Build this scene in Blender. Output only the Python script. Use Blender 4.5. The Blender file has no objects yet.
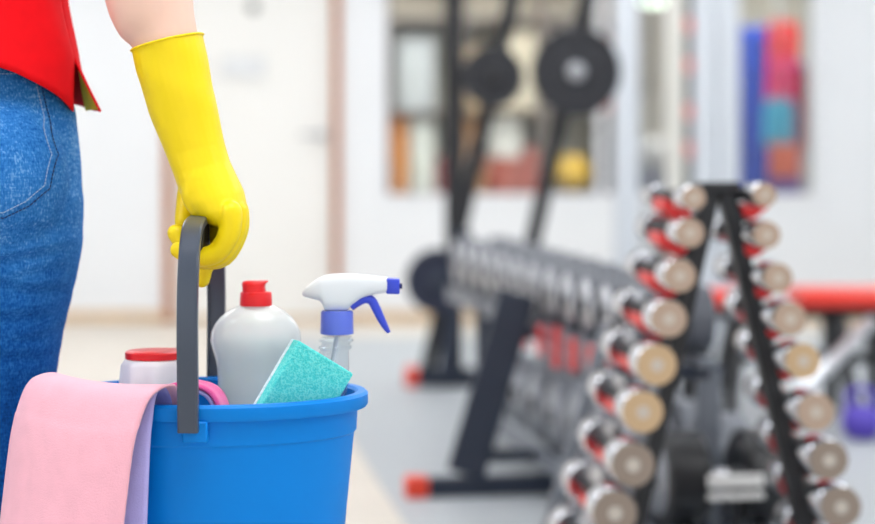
import bpy, bmesh, math, random
import numpy as np
from mathutils import Vector, Matrix
from mathutils.bvhtree import BVHTree
random.seed(7)
S = bpy.context.scene
COL = S.collection
PI = math.pi
# ---------------------------------------------------------------- camera, world, exposure
F = 1750.0                      # focal length in pixels of the 875 x 524 frame
CAM_H = 0.85
HOR = 170.0                     # horizon row
cam = bpy.data.objects.new('camera', bpy.data.cameras.new('camera'))
COL.objects.link(cam)
cam.location = (0, 0, CAM_H)
cam.rotation_euler = (PI/2, 0, 0)
cam.data.sensor_width = 36
cam.data.lens = F*36/875
cam.data.shift_y = -(262-HOR)/875
cam.data.clip_end = 100
cam.data.dof.use_dof = True
cam.data.dof.focus_distance = 1.86
cam.data.dof.aperture_fstop = 72/29.0
S.camera = cam
W = bpy.data.worlds.new('world'); S.world = W
W.use_nodes = True
W.node_tree.nodes['Background'].inputs[0].default_value = (0.94, 0.97, 1, 1)
W.node_tree.nodes['Background'].inputs[1].default_value = 1.1
S.view_settings.view_transform = 'Standard'
S.view_settings.look = 'None'
S.view_settings.gamma = 1
S.view_settings.use_curve_mapping = False
S.view_settings.exposure = 0.17
LAMP = 8.2                      # strength of the ceiling panels
LAMP_BACK = 12.0                 # strength of the panels in the room behind the glass
S.cycles.use_denoising = True
S.cycles.max_bounces = 10
S.cycles.transparent_max_bounces = 12

def P(px, py, d):
    return Vector(((px-437.5)*d/F, d, CAM_H-(py-HOR)*d/F))

# ---------------------------------------------------------------- materials
MATS = {}
def srgb(r, g, b):
    f = lambda c: ((c/255+0.055)/1.055)**2.4 if c/255 > 0.04045 else c/255/12.92
    return (f(r), f(g), f(b), 1)
def mat(name, rgb, rough=0.5, metal=0.0, var=0.0, scale=20.0, bump=0.0, bscale=None, spec=0.5, **kw):
    if name in MATS: return MATS[name]
    m = bpy.data.materials.new(name); m.use_nodes = True
    nt = m.node_tree; b = nt.nodes['Principled BSDF']
    c = srgb(*rgb)
    b.inputs['Base Color'].default_value = c
    b.inputs['Roughness'].default_value = rough
    b.inputs['Metallic'].default_value = metal
    b.inputs['Specular IOR Level'].default_value = spec
    for k, v in kw.items():
        b.inputs[k.replace('_', ' ')].default_value = v
    tc = nt.nodes.new('ShaderNodeTexCoord')
    n = nt.nodes.new('ShaderNodeTexNoise'); n.inputs['Scale'].default_value = scale; n.inputs['Detail'].default_value = 4
    nt.links.new(tc.outputs['Object'], n.inputs['Vector'])
    if var > 0:
        r = nt.nodes.new('ShaderNodeValToRGB')
        r.color_ramp.elements[0].position = 0.3; r.color_ramp.elements[1].position = 0.7
        r.color_ramp.elements[0].color = tuple(x*(1-var) for x in c[:3])+(1,)
        r.color_ramp.elements[1].color = tuple(min(1, x*(1+var)) for x in c[:3])+(1,)
        nt.links.new(n.outputs['Fac'], r.inputs[0]); nt.links.new(r.outputs[0], b.inputs['Base Color'])
    if bump > 0:
        n2 = nt.nodes.new('ShaderNodeTexNoise'); n2.inputs['Scale'].default_value = bscale or scale; n2.inputs['Detail'].default_value = 3
        nt.links.new(tc.outputs['Object'], n2.inputs['Vector'])
        bp = nt.nodes.new('ShaderNodeBump'); bp.inputs['Strength'].default_value = bump; bp.inputs['Distance'].default_value = 0.002
        nt.links.new(n2.outputs['Fac'], bp.inputs['Height']); nt.links.new(bp.outputs[0], b.inputs['Normal'])
    MATS[name] = m
    return m
def emit(name, rgb, s):
    m = bpy.data.materials.new(name); m.use_nodes = True
    b = m.node_tree.nodes['Principled BSDF']
    b.inputs['Base Color'].default_value = (0.9, 0.9, 0.9, 1)
    b.inputs['Emission Color'].default_value = srgb(*rgb); b.inputs['Emission Strength'].default_value = s
    return m
def clear(name, tint, white=0.0, rough=0.05, alpha_white=(245, 248, 250), trl=0.5):
    """thin clear plastic or glass: see-through, fresnel gloss, an optional milky share"""
    m = bpy.data.materials.new(name); m.use_nodes = True
    nt = m.node_tree; nt.nodes.clear()
    out = nt.nodes.new('ShaderNodeOutputMaterial')
    tr = nt.nodes.new('ShaderNodeBsdfTransparent'); tr.inputs[0].default_value = srgb(*tint)
    gl = nt.nodes.new('ShaderNodeBsdfGlossy'); gl.inputs['Roughness'].default_value = rough
    lw = nt.nodes.new('ShaderNodeLayerWeight'); lw.inputs[0].default_value = 0.5
    pw = nt.nodes.new('ShaderNodeMath'); pw.operation = 'POWER'; pw.inputs[1].default_value = 3.5; nt.links.new(lw.outputs['Facing'], pw.inputs[0])
    fr = nt.nodes.new('ShaderNodeMath'); fr.operation = 'MULTIPLY_ADD'; fr.inputs[1].default_value = 0.6; fr.inputs[2].default_value = 0.04; nt.links.new(pw.outputs[0], fr.inputs[0])
    di = nt.nodes.new('ShaderNodeBsdfDiffuse'); di.inputs[0].default_value = srgb(*alpha_white)
    tl = nt.nodes.new('ShaderNodeBsdfTranslucent'); tl.inputs[0].default_value = srgb(*alpha_white)
    m0 = nt.nodes.new('ShaderNodeMixShader'); m0.inputs[0].default_value = trl
    m1 = nt.nodes.new('ShaderNodeMixShader'); m1.inputs[0].default_value = white
    m2 = nt.nodes.new('ShaderNodeMixShader')
    L = nt.links.new
    L(di.outputs[0], m0.inputs[1]); L(tl.outputs[0], m0.inputs[2])
    L(tr.outputs[0], m1.inputs[1]); L(m0.outputs[0], m1.inputs[2])
    L(fr.outputs[0], m2.inputs[0]); L(m1.outputs[0], m2.inputs[1]); L(gl.outputs[0], m2.inputs[2])
    L(m2.outputs[0], out.inputs[0])
    return m
def denim():
    m = bpy.data.materials.new('denim'); m.use_nodes = True
    nt = m.node_tree; b = nt.nodes['Principled BSDF']; L = nt.links.new
    b.inputs['Roughness'].default_value = 0.9; b.inputs['Specular IOR Level'].default_value = 0.15
    tc = nt.nodes.new('ShaderNodeTexCoord')
    def noise(sx, sz, sc, det=2):
        mp = nt.nodes.new('ShaderNodeMapping'); mp.inputs['Scale'].default_value = (sx, sx, sz)
        n = nt.nodes.new('ShaderNodeTexNoise'); n.inputs['Scale'].default_value = sc; n.inputs['Detail'].default_value = det
        L(tc.outputs['Object'], mp.inputs['Vector']); L(mp.outputs[0], n.inputs['Vector']); return n.outputs['Fac']
    def math_(op, a, bb):
        n = nt.nodes.new('ShaderNodeMath'); n.operation = op
        for i, v in enumerate((a, bb)):
            if isinstance(v, (int, float)): n.inputs[i].default_value = v
            else: L(v, n.inputs[i])
        return n.outputs[0]
    fine = noise(1, 0.45, 480, 2); warp = noise(0.6, 2.2, 170, 2); big = noise(1, 1, 7, 3); worn = noise(1, 0.5, 28, 3)
    # denim turns paler with height, from the thigh up to seat and hip
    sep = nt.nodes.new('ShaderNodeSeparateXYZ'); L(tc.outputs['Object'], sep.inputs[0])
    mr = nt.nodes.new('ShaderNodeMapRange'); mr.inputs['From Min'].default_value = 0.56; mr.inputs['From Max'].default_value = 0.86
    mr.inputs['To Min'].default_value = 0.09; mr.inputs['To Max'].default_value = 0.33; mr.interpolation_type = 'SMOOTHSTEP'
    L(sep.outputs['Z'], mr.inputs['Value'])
    v = math_('ADD', math_('MULTIPLY', fine, 0.58), math_('MULTIPLY', warp, 0.34))
    v = math_('ADD', v, math_('MULTIPLY', big, 0.22)); v = math_('ADD', v, math_('MULTIPLY', worn, 0.22))
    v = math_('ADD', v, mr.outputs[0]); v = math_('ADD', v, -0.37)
    r = nt.nodes.new('ShaderNodeValToRGB'); e = r.color_ramp.elements
    e[0].position = 0.14; e[0].color = srgb(4, 44, 104)
    e[1].position = 0.98; e[1].color = srgb(160, 202, 238)
    x = e.new(0.44); x.color = srgb(18, 88, 164)
    x = e.new(0.66); x.color = srgb(52, 124, 196)
    L(v, r.inputs[0]); L(r.outputs[0], b.inputs['Base Color'])
    bp = nt.nodes.new('ShaderNodeBump'); bp.inputs['Strength'].default_value = 0.35; bp.inputs['Distance'].default_value = 0.001
    L(fine, bp.inputs['Height']); L(bp.outputs[0], b.inputs['Normal'])
    return m

# ---------------------------------------------------------------- mesh helpers
class MB:
    def __init__(s): s.v = []; s.f = []
    def add(s, v, f):
        o = len(s.v); s.v += [tuple(x) for x in v]; s.f += [tuple(i+o for i in q) for q in f]; return s
    def box(s, c, size, rot=None):
        x, y, z = (k/2 for k in size); R = rot or Matrix.Identity(3)
        v = [Vector(c)+R@Vector((i*x, j*y, k*z)) for k in (-1, 1) for j in (-1, 1) for i in (-1, 1)]
        return s.add(v, [(0, 2, 3, 1), (4, 5, 7, 6), (0, 1, 5, 4), (2, 6, 7, 3), (0, 4, 6, 2), (1, 3, 7, 5)])
    def b2(s, a, b):
        return s.box([(p+q)/2 for p, q in zip(a, b)], [abs(q-p) for p, q in zip(a, b)])
    def loft(s, rings, cap=True, closed=True):
        n = len(rings[0]); v = [p for r in rings for p in r]; f = []
        for i in range(len(rings)-1):
            for j in range(n if closed else n-1):
                k = (j+1) % n
                f.append((i*n+j, i*n+k, (i+1)*n+k, (i+1)*n+j))
        if cap: f += [tuple(range(n-1, -1, -1)), tuple(range((len(rings)-1)*n, len(rings)*n))]
        return s.add(v, f)
    def tube(s, pts, rad, n=10, cap=True, flat=None):
        """round tube along points; rad a number or a list; flat = (w, h) gives an oblong section"""
        pts = [Vector(p) for p in pts]; m = len(pts)
        if not isinstance(rad, (list, tuple)): rad = [rad]*m
        rings = []; up = None
        for i in range(m):
            t = (pts[min(i+1, m-1)]-pts[max(i-1, 0)]).normalized()
            if up is None: up = t.orthogonal().normalized()
            up = (up-t*up.dot(t)).normalized(); sd = t.cross(up)
            rings.append([pts[i]+(up*math.cos(a)+sd*math.sin(a))*rad[i] for a in [2*PI*k/n for k in range(n)]])
        return s.loft(rings, cap)
    def caps(s, pts, rad, n=14):
        """tapered capsule chain with round ends"""
        pts = [Vector(p) for p in pts]; rad = list(rad)
        P2 = []; R2 = []
        t0 = (pts[0]-pts[1]).normalized(); t1 = (pts[-1]-pts[-2]).normalized()
        for a in (80, 55, 28): P2.append(pts[0]+t0*rad[0]*math.sin(math.radians(a))); R2.append(rad[0]*math.cos(math.radians(a)))
        # smooth the chain
        m = len(pts)
        for i in range(m-1):
            for k in range(4):
                u = k/4
                a = pts[max(i-1, 0)]; b = pts[i]; c = pts[i+1]; d = pts[min(i+2, m-1)]
                P2.append(0.5*((2*b)+(c-a)*u+(2*a-5*b+4*c-d)*u*u+(3*b-a-3*c+d)*u**3)); R2.append(rad[i]*(1-u)+rad[i+1]*u)
        P2.append(pts[-1]); R2.append(rad[-1])
        for a in (28, 55, 80): P2.append(pts[-1]+t1*rad[-1]*math.sin(math.radians(a))); R2.append(rad[-1]*math.cos(math.radians(a)))
        return s.tube(P2, R2, n)
    def lathe(s, prof, c=(0, 0, 0), axis='Z', n=32, sx=1, sy=1, cap=True):
        rings = []
        for r, h in prof:
            ring = []
            for k in range(n):
                a = 2*PI*k/n; p = (r*math.cos(a)*sx, r*math.sin(a)*sy, h)
                if axis == 'X': p = (p[2], p[0], p[1])
                elif axis == 'Y': p = (p[1], p[2], p[0])
                ring.append(Vector(p)+Vector(c))
            rings.append(ring)
        return s.loft(rings, cap)
    def ell(s, c, r, n=20):
        rings = []
        for i in range(1, n//2):
            a = -PI/2+PI*i/(n//2)
            rings.append([(c[0]+r[0]*math.cos(a)*math.cos(b), c[1]+r[1]*math.cos(a)*math.sin(b), c[2]+r[2]*math.sin(a)) for b in [2*PI*k/n for k in range(n)]])
        return s.loft(rings)
    def mesh(s, name):
        me = bpy.data.meshes.new(name); me.from_pydata(s.v, [], s.f); me.validate()
        bm = bmesh.new(); bm.from_mesh(me); bmesh.ops.recalc_face_normals(bm, faces=bm.faces); bm.to_mesh(me); bm.free()
        return me
    def build(s, name, m, parent=None, smooth=False, bevel=0, seg=2, sub=0, angle=40):
        return link(name, s.mesh(name), m, parent, smooth, bevel, seg, sub, angle)
def link(name, me, m, parent=None, smooth=False, bevel=0, seg=2, sub=0, angle=40):
    o = bpy.data.objects.new(name, me); COL.objects.link(o)
    if m and not me.materials: me.materials.append(m)
    if smooth:
        me.polygons.foreach_set('use_smooth', [True]*len(me.polygons))
        if angle < 180 and not sub:
            me.set_sharp_from_angle(angle=math.radians(angle))
    if bevel:
        b = o.modifiers.new('bevel', 'BEVEL'); b.width = bevel; b.segments = seg; b.limit_method = 'ANGLE'
        me.polygons.foreach_set('use_smooth', [True]*len(me.polygons)); b.harden_normals = False
        me.set_sharp_from_angle(angle=math.radians(50))
    if sub:
        u = o.modifiers.new('subsurf', 'SUBSURF'); u.levels = sub; u.render_levels = sub
    if parent is not None:
        o.parent = parent
        o.matrix_parent_inverse = Matrix.Translation(-Vector(parent.location)) if parent.type == 'EMPTY' and parent.get('_w') else Matrix.Identity(4)
    return o
def tag(o, label, cat, group=None):
    o['label'] = label; o['category'] = cat
    if group: o['group'] = group
    return o
def thing(name, label, cat, loc=(0, 0, 0), group=None):
    """an Empty at the thing's base; children of it are given in world coordinates"""
    o = bpy.data.objects.new(name, None); COL.objects.link(o); o.location = loc; o.empty_display_size = 0.05
    o['_w'] = 1
    return tag(o, label, cat, group)
def struct(o): o['kind'] = 'structure'; return o
def remesh(mb, voxel, smooth=6, fac=0.5):
    o = bpy.data.objects.new('tmp', mb.mesh('tmp')); COL.objects.link(o)
    r = o.modifiers.new('r', 'REMESH'); r.mode = 'VOXEL'; r.voxel_size = voxel
    if smooth:
        q = o.modifiers.new('s', 'SMOOTH'); q.iterations = smooth; q.factor = fac
    dg = bpy.context.evaluated_depsgraph_get()
    me = bpy.data.meshes.new_from_object(o.evaluated_get(dg))
    bpy.data.objects.remove(o)
    return me
def ering(c, u, v, n=28, pw=1.0):
    out = []
    for k in range(n):
        a = 2*PI*k/n; ca, sa = math.cos(a), math.sin(a)
        out.append(Vector(c)+Vector(u)*math.copysign(abs(ca)**pw, ca)+Vector(v)*math.copysign(abs(sa)**pw, sa))
    return out
def zring(x, y, z, a, b, n=28, pw=1.0): return ering((x, y, z), (a, 0, 0), (0, b, 0), n, pw)
def spline(pts, m=8):
    pts = [Vector(p) for p in pts]; out = []
    for i in range(len(pts)-1):
        a = pts[max(i-1, 0)]; b = pts[i]; c = pts[i+1]; d = pts[min(i+2, len(pts)-1)]
        for k in range(m):
            u = k/m
            out.append(0.5*((2*b)+(c-a)*u+(2*a-5*b+4*c-d)*u*u+(3*b-a-3*c+d)*u**3))
    out.append(pts[-1]); return out
def interp(tab, x):
    for (a, b), (c, d) in zip(tab, tab[1:]):
        if x <= c: return b+(d-b)*max(0, min(1, (x-a)/(c-a)))
    return tab[-1][1]
ORD = ['first', 'second', 'third', 'fourth', 'fifth', 'sixth', 'seventh', 'eighth', 'ninth', 'tenth', 'eleventh', 'twelfth', 'thirteenth', 'fourteenth', 'fifteenth', 'sixteenth', 'seventeenth', 'eighteenth', 'nineteenth', 'twentieth']

# ---------------------------------------------------------------- the setting
WALL = 9.8
M_wall = mat('white wall paint', (233, 235, 237), 0.7, var=0.01, scale=3)
M_tan = mat('tan wood trim', (214, 186, 150), 0.5, var=0.06, scale=8)
M_oak = mat('orange brown door frame', (180, 108, 54), 0.45, var=0.1, scale=14)
M_beige = mat('beige floor', (206, 198, 187), 0.45, var=0.03, scale=4, bump=0.03)
M_grey = mat('grey rubber floor', (168, 173, 177), 0.5, var=0.05, scale=30, bump=0.1, bscale=300)
struct(MB().b2((-3.6, -3, -0.1), (4.2, 13.2, 0)).build('floor', M_beige))
e_dir = Vector((-0.146, 1, 0))
mt = MB()
q = [(-0.078+0.146*(4.2-2.2), 2.2), (4.15, 2.2), (4.15, 8.9), (-0.078-0.146*(8.9-4.2), 8.9)]
mt.add([(x, y, z) for z in (0, 0.004) for x, y in q], [(3, 2, 1, 0), (4, 5, 6, 7), (0, 1, 5, 4), (1, 2, 6, 5), (2, 3, 7, 6), (3, 0, 4, 7)])
struct(mt.build('floor_rubber_mat', M_grey))
WX0, WX1, WZ0, WZ1 = (380-437.5)/F*WALL, (821-437.5)/F*WALL, 0.675, 2.25
DX0, DX1, DZ1 = (172-437.5)/F*WALL, (333-437.5)/F*WALL, 2.08
wb = MB()
for a, b in (((-3.6, 0), (DX0, 2.9)), ((DX0, DZ1), (DX1, 2.9)), ((DX1, 0), (WX0, 2.9)), ((WX0, 0), (WX1, WZ0)), ((WX0, WZ1), (WX1, 2.9)), ((WX1, 0), (4.2, 2.9))):
    wb.b2((a[0], WALL, a[1]), (b[0], WALL+0.15, b[1]))
struct(wb.build('wall_back', M_wall))
struct(MB().b2((-3.75, -3, 0), (-3.6, 13.2, 2.9)).build('wall_left', M_wall))
struct(MB().b2((4.2, -3, 0), (4.35, 13.2, 2.9)).build('wall_right', M_wall))
struct(MB().b2((-3.75, -3, 2.9), (4.35, 13.2, 3.0)).build('ceiling', mat('ceiling paint', (238, 238, 238), 0.8)))
struct(MB().b2((-3.6, 13.05, 0), (4.2, 13.2, 2.9)).build('wall_far', mat('warm grey far wall', (206, 198, 186), 0.7, var=0.04, scale=2)))
bb = MB().b2((-3.6, WALL-0.015, 0), (DX0-0.042, WALL, 0.06)).b2((DX1+0.042, WALL-0.015, 0), (4.2, WALL, 0.06))
struct(bb.build('baseboard_back', M_tan, bevel=0.004))
struct(MB().b2((DX0-0.042, WALL-0.03, 0.0), (DX0, WALL+0.15, DZ1+0.06)).b2((DX1, WALL-0.03, 0.0), (DX1+0.042, WALL+0.15, DZ1+0.06)).b2((DX0, WALL-0.03, DZ1), (DX1, WALL+0.15, DZ1+0.06)).build('trim_1', M_oak, bevel=0.006))
dr = struct(MB().b2((DX0, WALL+0.03, 0.03), (DX1, WALL+0.075, DZ1)).build('door_1', mat('white door paint', (238, 237, 233), 0.45)))
MB().b2((DX0, WALL+0.03, 0.0), (DX1, WALL+0.1, 0.03)).build('threshold', M_tan, dr)
M_steel = mat('brushed steel', (178, 180, 184), 0.3, 1.0)
hx = P(322, 135, WALL).x; hz = P(322, 135, WALL).z
hd = MB().lathe([(0.026, 0), (0.026, -0.008), (0.012, -0.01), (0.012, -0.05)], (hx, WALL+0.03, hz), 'Y', 16)
hd.tube([(hx, WALL-0.018, hz), (hx-0.06, WALL-0.022, hz), (hx-0.12, WALL-0.022, hz)], 0.01, 8)
hd.build('door_handle', M_steel, dr, True)
# small fittings on the door
M_pale = mat('pale grey plastic', (214, 216, 216), 0.5)
p0 = P(243, 67, WALL)
t = thing('notice_frame', 'pale grey small framed notice on the white door', 'notice', (p0.x, WALL+0.02, p0.z))
MB().b2((p0.x-0.12, WALL+0.012, p0.z-0.06), (p0.x+0.12, WALL+0.03, p0.z+0.06)).build('frame', M_pale, t, bevel=0.004)
MB().b2((p0.x-0.105, WALL+0.009, p0.z-0.045), (p0.x+0.105, WALL+0.012, p0.z+0.045)).build('sheet', mat('notice paper', (226, 228, 230), 0.6), t)
p0 = P(253, 7, WALL)
t = thing('door_viewer', 'small grey round viewer high on the white door', 'door viewer', (p0.x, WALL+0.02, p0.z))
MB().lathe([(0.035, 0.03), (0.035, 0.015), (0.024, 0.008)], (p0.x, WALL, p0.z), 'Y', 20).build('ring', mat('dull grey metal', (150, 154, 150), 0.4, 0.6), t, True)
MB().lathe([(0.022, 0.012), (0.016, 0.004)], (p0.x, WALL, p0.z), 'Y', 16).build('lens', mat('viewer lens', (110, 116, 112), 0.15), t, True)
# window onto the next room
wi = struct(MB().b2((WX0, WALL-0.01, WZ0), (WX0+0.04, WALL+0.1, WZ1)).b2((WX1-0.04, WALL-0.01, WZ0), (WX1, WALL+0.1, WZ1)).b2((WX0+0.04, WALL-0.01, WZ0), (WX1-0.04, WALL+0.1, WZ0+0.04)).b2((WX0+0.04, WALL-0.01, WZ1-0.04), (WX1-0.04, WALL+0.1, WZ1)).build('window_1', mat('white window frame', (232, 233, 236), 0.4), bevel=0.004))
M_glass = clear('window glass', (246, 250, 249), 0.0, 0.0)
wm = (WX0+WX1)/2
for a, b in ((WX0+0.04, wm-0.02), (wm+0.02, WX1-0.04)):
    MB().b2((a, WALL+0.045, WZ0+0.04), (b, WALL+0.05, WZ1-0.04)).build('pane', M_glass, wi)
MB().b2((wm-0.02, WALL+0.02, WZ0+0.04), (wm+0.02, WALL+0.08, WZ1-0.04)).build('mullion', MATS['white window frame'], wi)
# ceiling panels
M_lamp = emit('lamp diffuser', (250, 252, 255), LAMP)
M_lamp2 = emit('back room lamp diffuser', (255, 252, 248), LAMP_BACK)
for j, (x, y, w, l, mm) in enumerate([(-2.4, 1.2, 1.2, 1.2, 0), (0.2, 1.2, 1.2, 1.2, 0), (2.8, 1.2, 1.2, 1.2, 0), (-2.4, 4.6, 1.2, 1.2, 0), (0.2, 4.6, 1.2, 1.2, 0), (2.8, 4.6, 1.2, 1.2, 0), (-2.4, 7.8, 1.2, 1.2, 0), (0.2, 7.8, 1.2, 1.2, 0), (2.8, 7.8, 1.2, 1.2, 0), (0.3, 10.65, 1.2, 1.2, 1), (2.2, 10.65, 1.2, 1.2, 1)]):
    row = ['nearest row', 'middle row', 'row above the machines'][j//3] if not mm else 'room behind the glass'
    t = thing('ceiling_light', f'square white ceiling light panel, {["left", "centre", "right"][j%3] if not mm else ["left", "right"][j-9]} one in the {row}', 'ceiling light', (x, y, 2.9), 'ceiling light panels')
    MB().b2((x-w/2, y-l/2, 2.86), (x-w/2+0.03, y+l/2, 2.9)).b2((x+w/2-0.03, y-l/2, 2.86), (x+w/2, y+l/2, 2.9)).b2((x-w/2+0.03, y-l/2, 2.86), (x+w/2-0.03, y-l/2+0.03, 2.9)).b2((x-w/2+0.03, y+l/2-0.03, 2.86), (x+w/2-0.03, y+l/2, 2.9)).build('frame', M_pale, t)
    MB().b2((x-w/2+0.03, y-l/2+0.03, 2.87), (x+w/2-0.03, y+l/2-0.03, 2.9)).build('diffuser', M_lamp2 if mm else M_lamp, t)

# ---------------------------------------------------------------- the bucket
CX, CY, ZR, RR = -0.250, 1.94, 0.606, 0.173
OV = 0.76                       # the bucket is oval: depth over width
ZB = 0.405
M_blue = mat('blue bucket plastic', (0, 130, 222), 0.42, var=0.02, scale=6, spec=0.18)
bk = thing('bucket', 'blue plastic bucket full of cleaning supplies held by the yellow glove', 'bucket', (CX, CY, ZB))
def wall_r(z): return interp([(ZB, 0.138), (0.4576, 0.1475), (0.565, 0.158), (0.61, 0.162)], z)
prof = [(0.132, ZB), (0.138, ZB+0.006)]
for z in (0.43, 0.4576, 0.5, 0.54, 0.5605): prof.append((wall_r(z), z))
prof += [(wall_r(0.563)+0.0025, 0.563), (0.1615, 0.589), (0.163, ZR-0.017), (RR-0.002, ZR-0.017), (RR, ZR-0.014), (RR, ZR-0.003), (RR-0.003, ZR), (0.162, ZR), (0.1585, ZR-0.003)]
for z in (0.56, 0.5, 0.44): prof.append((wall_r(z)-0.0035, z))
prof += [(0.13, ZB+0.006), (0.05, ZB+0.005), (0.004, ZB+0.005)]
MB().lathe(prof, (CX, CY, 0), n=96, sy=OV).build('bucket_body', M_blue, bk, True, angle=35)
def hx_at(y): return -0.2555-0.009*(y-1.757)/0.37
hp = [(1.796, 0.580), (1.793, 0.62), (1.789, 0.67), (1.790, 0.712), (1.798, 0.748), (1.815, 0.776), (1.842, 0.7925), (1.885, 0.799), (1.94, 0.8)]
hp = hp+[(2*CY-y, z) for y, z in reversed(hp[:-1])]
hp = spline([(hx_at(y), y, z) for y, z in hp], 6)
hb = MB(); rings = []
for i, p in enumerate(hp):
    tt = (hp[min(i+1, len(hp)-1)]-hp[max(i-1, 0)]).normalized(); sd = Vector((1, -0.032, 0)).normalized(); nn = tt.cross(sd)
    # U-shaped band: flat outer face, two flanges turned inwards
    w, th, fl = 0.0106, 0.0022, 0.0075
    sec = [(-w, 0), (-w*0.82, 0.0012), (w*0.82, 0.0012), (w, 0), (w, -fl), (w-th, -fl), (w-th, -th), (-w+th, -th), (-w+th, -fl), (-w, -fl)]
    rings.append([p+sd*a-nn*b for a, b in sec])
M_band = mat('slate grey handle plastic', (64, 73, 88), 0.28, var=0.03, scale=9)
hdl = hb.loft(rings).build('handle', M_band, bk, True, angle=30)
gp = [p for p in hp if 1.855 < p.y < 2.025]
gb = MB(); gb.loft([ering(p+Vector((0, 0, -0.018)), (0.0084, 0, 0), (0, 0, 0.018), 16, 0.7) for p in gp])
gb.build('grip', mat('black grip', (26, 28, 32), 0.6), hdl, True)
for sgn in (-1, 1):
    y = CY+sgn*(RR*OV+0.001)
    lug = MB().box((hx_at(y)+0.006, CY+sgn*(RR*OV-0.003), ZR-0.027), (0.026, 0.012, 0.022)).build('lug', M_blue, bk, bevel=0.002)
    MB().lathe([(0.006, 0), (0.006, 0.014), (0.004, 0.016)], (hx_at(y), CY+sgn*(RR*OV+0.005)-0.008, 0.590), 'Y', 14).build('pivot_pin', M_band, bk, True)

# ---------------------------------------------------------------- bucket contents
# dish soap bottle
M_red = mat('red cap plastic', (232, 32, 38), 0.35, spec=0.4)
M_milk = clear('milky soap bottle plastic', (250, 252, 252), 0.72, 0.18, (255, 255, 255), 0.25)
M_liq = mat('pale aqua dish soap', (190, 238, 232), 0.25)
d = 2.02; k = d/F; bx = P(256, 300, d).x
soap = thing('dish_soap_bottle', 'milky white dish soap bottle with red flip cap standing in the bucket', 'bottle', (bx, d, ZB+0.006))
half = [(304, 15), (307, 20), (311, 28), (317, 35.5), (324, 41), (332, 44.5), (341, 45.5), (350, 43), (358, 40.5), (368, 38.5), (380, 38), (400, 38.5), (430, 37.5), (470, 36)]
zb = ZB+0.0065
prof = [(hw*k, P(0, py, d).z) for py, hw in half]
prof += [(0.040, zb+0.012), (0.037, zb)]
MB().loft([zring(bx, d, z, r, min(r*0.62, 0.030), 40) for r, z in prof]).build('bottle_body', M_milk, soap, True, angle=60)
lp = [(r*0.93, z) for r, z in prof if z < P(0, 340, d).z]
lp = [(0.90*45*k, P(0, 338, d).z)]+lp[:-1]+[(0.034, zb+0.006)]
MB().loft([zring(bx, d, z, r, min(r*0.56, 0.0265), 40) for r, z in lp]).build('soap', M_liq, soap, True, angle=60)
cz = lambda py: P(0, py, d).z
capb = MB().lathe([(16*k, cz(305.5)), (16.2*k, cz(304)), (15.6*k, cz(293)), (15*k, cz(292)), (10*k, cz(291.6))], (bx, d, 0), n=28)
cap = capb.build('cap', M_red, soap, True)
lid = MB(); rings = []
for py, x0, x1, h in ((292, 242.5, 266, 12), (287, 242.5, 265, 11.5), (283.5, 242, 266, 11), (281.5, 243, 268.5, 9), (280.6, 246, 268, 7)):
    c = Vector(((x0+x1)/2*k-437.5*k, d, cz(py))); rings.append(ering(c, ((x1-x0)/2*k, 0, 0), (0, h*k, 0), 24, 0.7))
lid.loft(rings).build('flip_lid', M_red, cap, True, angle=50)
# sponge
d = 1.892
def sponge_part(name, m, off0, off1, parent, bump):
    u = Vector((55.5, 0, -34.5)).normalized(); v = Vector((-34.5, 0, -55.5)).normalized()
    yaw = math.radians(21); R = Matrix.Rotation(yaw, 3, 'Z')
    u = (R@u); v = (R@v); w = u.cross(v).normalized()
    if w.y < 0: w = -w
    o = P(299, 340.5, d); Lw, Lh = 0.0735, 0.098
    mb = MB(); nu, nv = 28, 38; rnd = random.Random(3)
    A = []
    for s_ in (off0, off1):
        for j in range(nv+1):
            for i in range(nu+1):
                p = o+u*(Lw*i/nu)+v*(Lh*j/nv)+w*s_
                if i not in (0, nu) and j not in (0, nv): p = p+w*rnd.uniform(-1, 1)*0.00035*bump
                A.append(p)
    n1 = (nu+1)*(nv+1); f = []
    for j in range(nv):
        for i in range(nu):
            a = j*(nu+1)+i; f.append((a, a+1, a+nu+2, a+nu+1)); f.append((n1+a, n1+a+nu+1, n1+a+nu+2, n1+a+1))
    for i in range(nu):
        f.append((i, n1+i, n1+i+1, i+1)); a = nv*(nu+1)+i; f.append((a, a+1, n1+a+1, n1+a))
    for j in range(nv):
        a = j*(nu+1); f.append((a, a+nu+1, n1+a+nu+1, n1+a)); a += nu; f.append((a, n1+a, n1+a+nu+1, a+nu+1))
    mb.add(A, f)
    return mb.build(name, m, parent, True, bevel=0.0022, seg=3)
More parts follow.
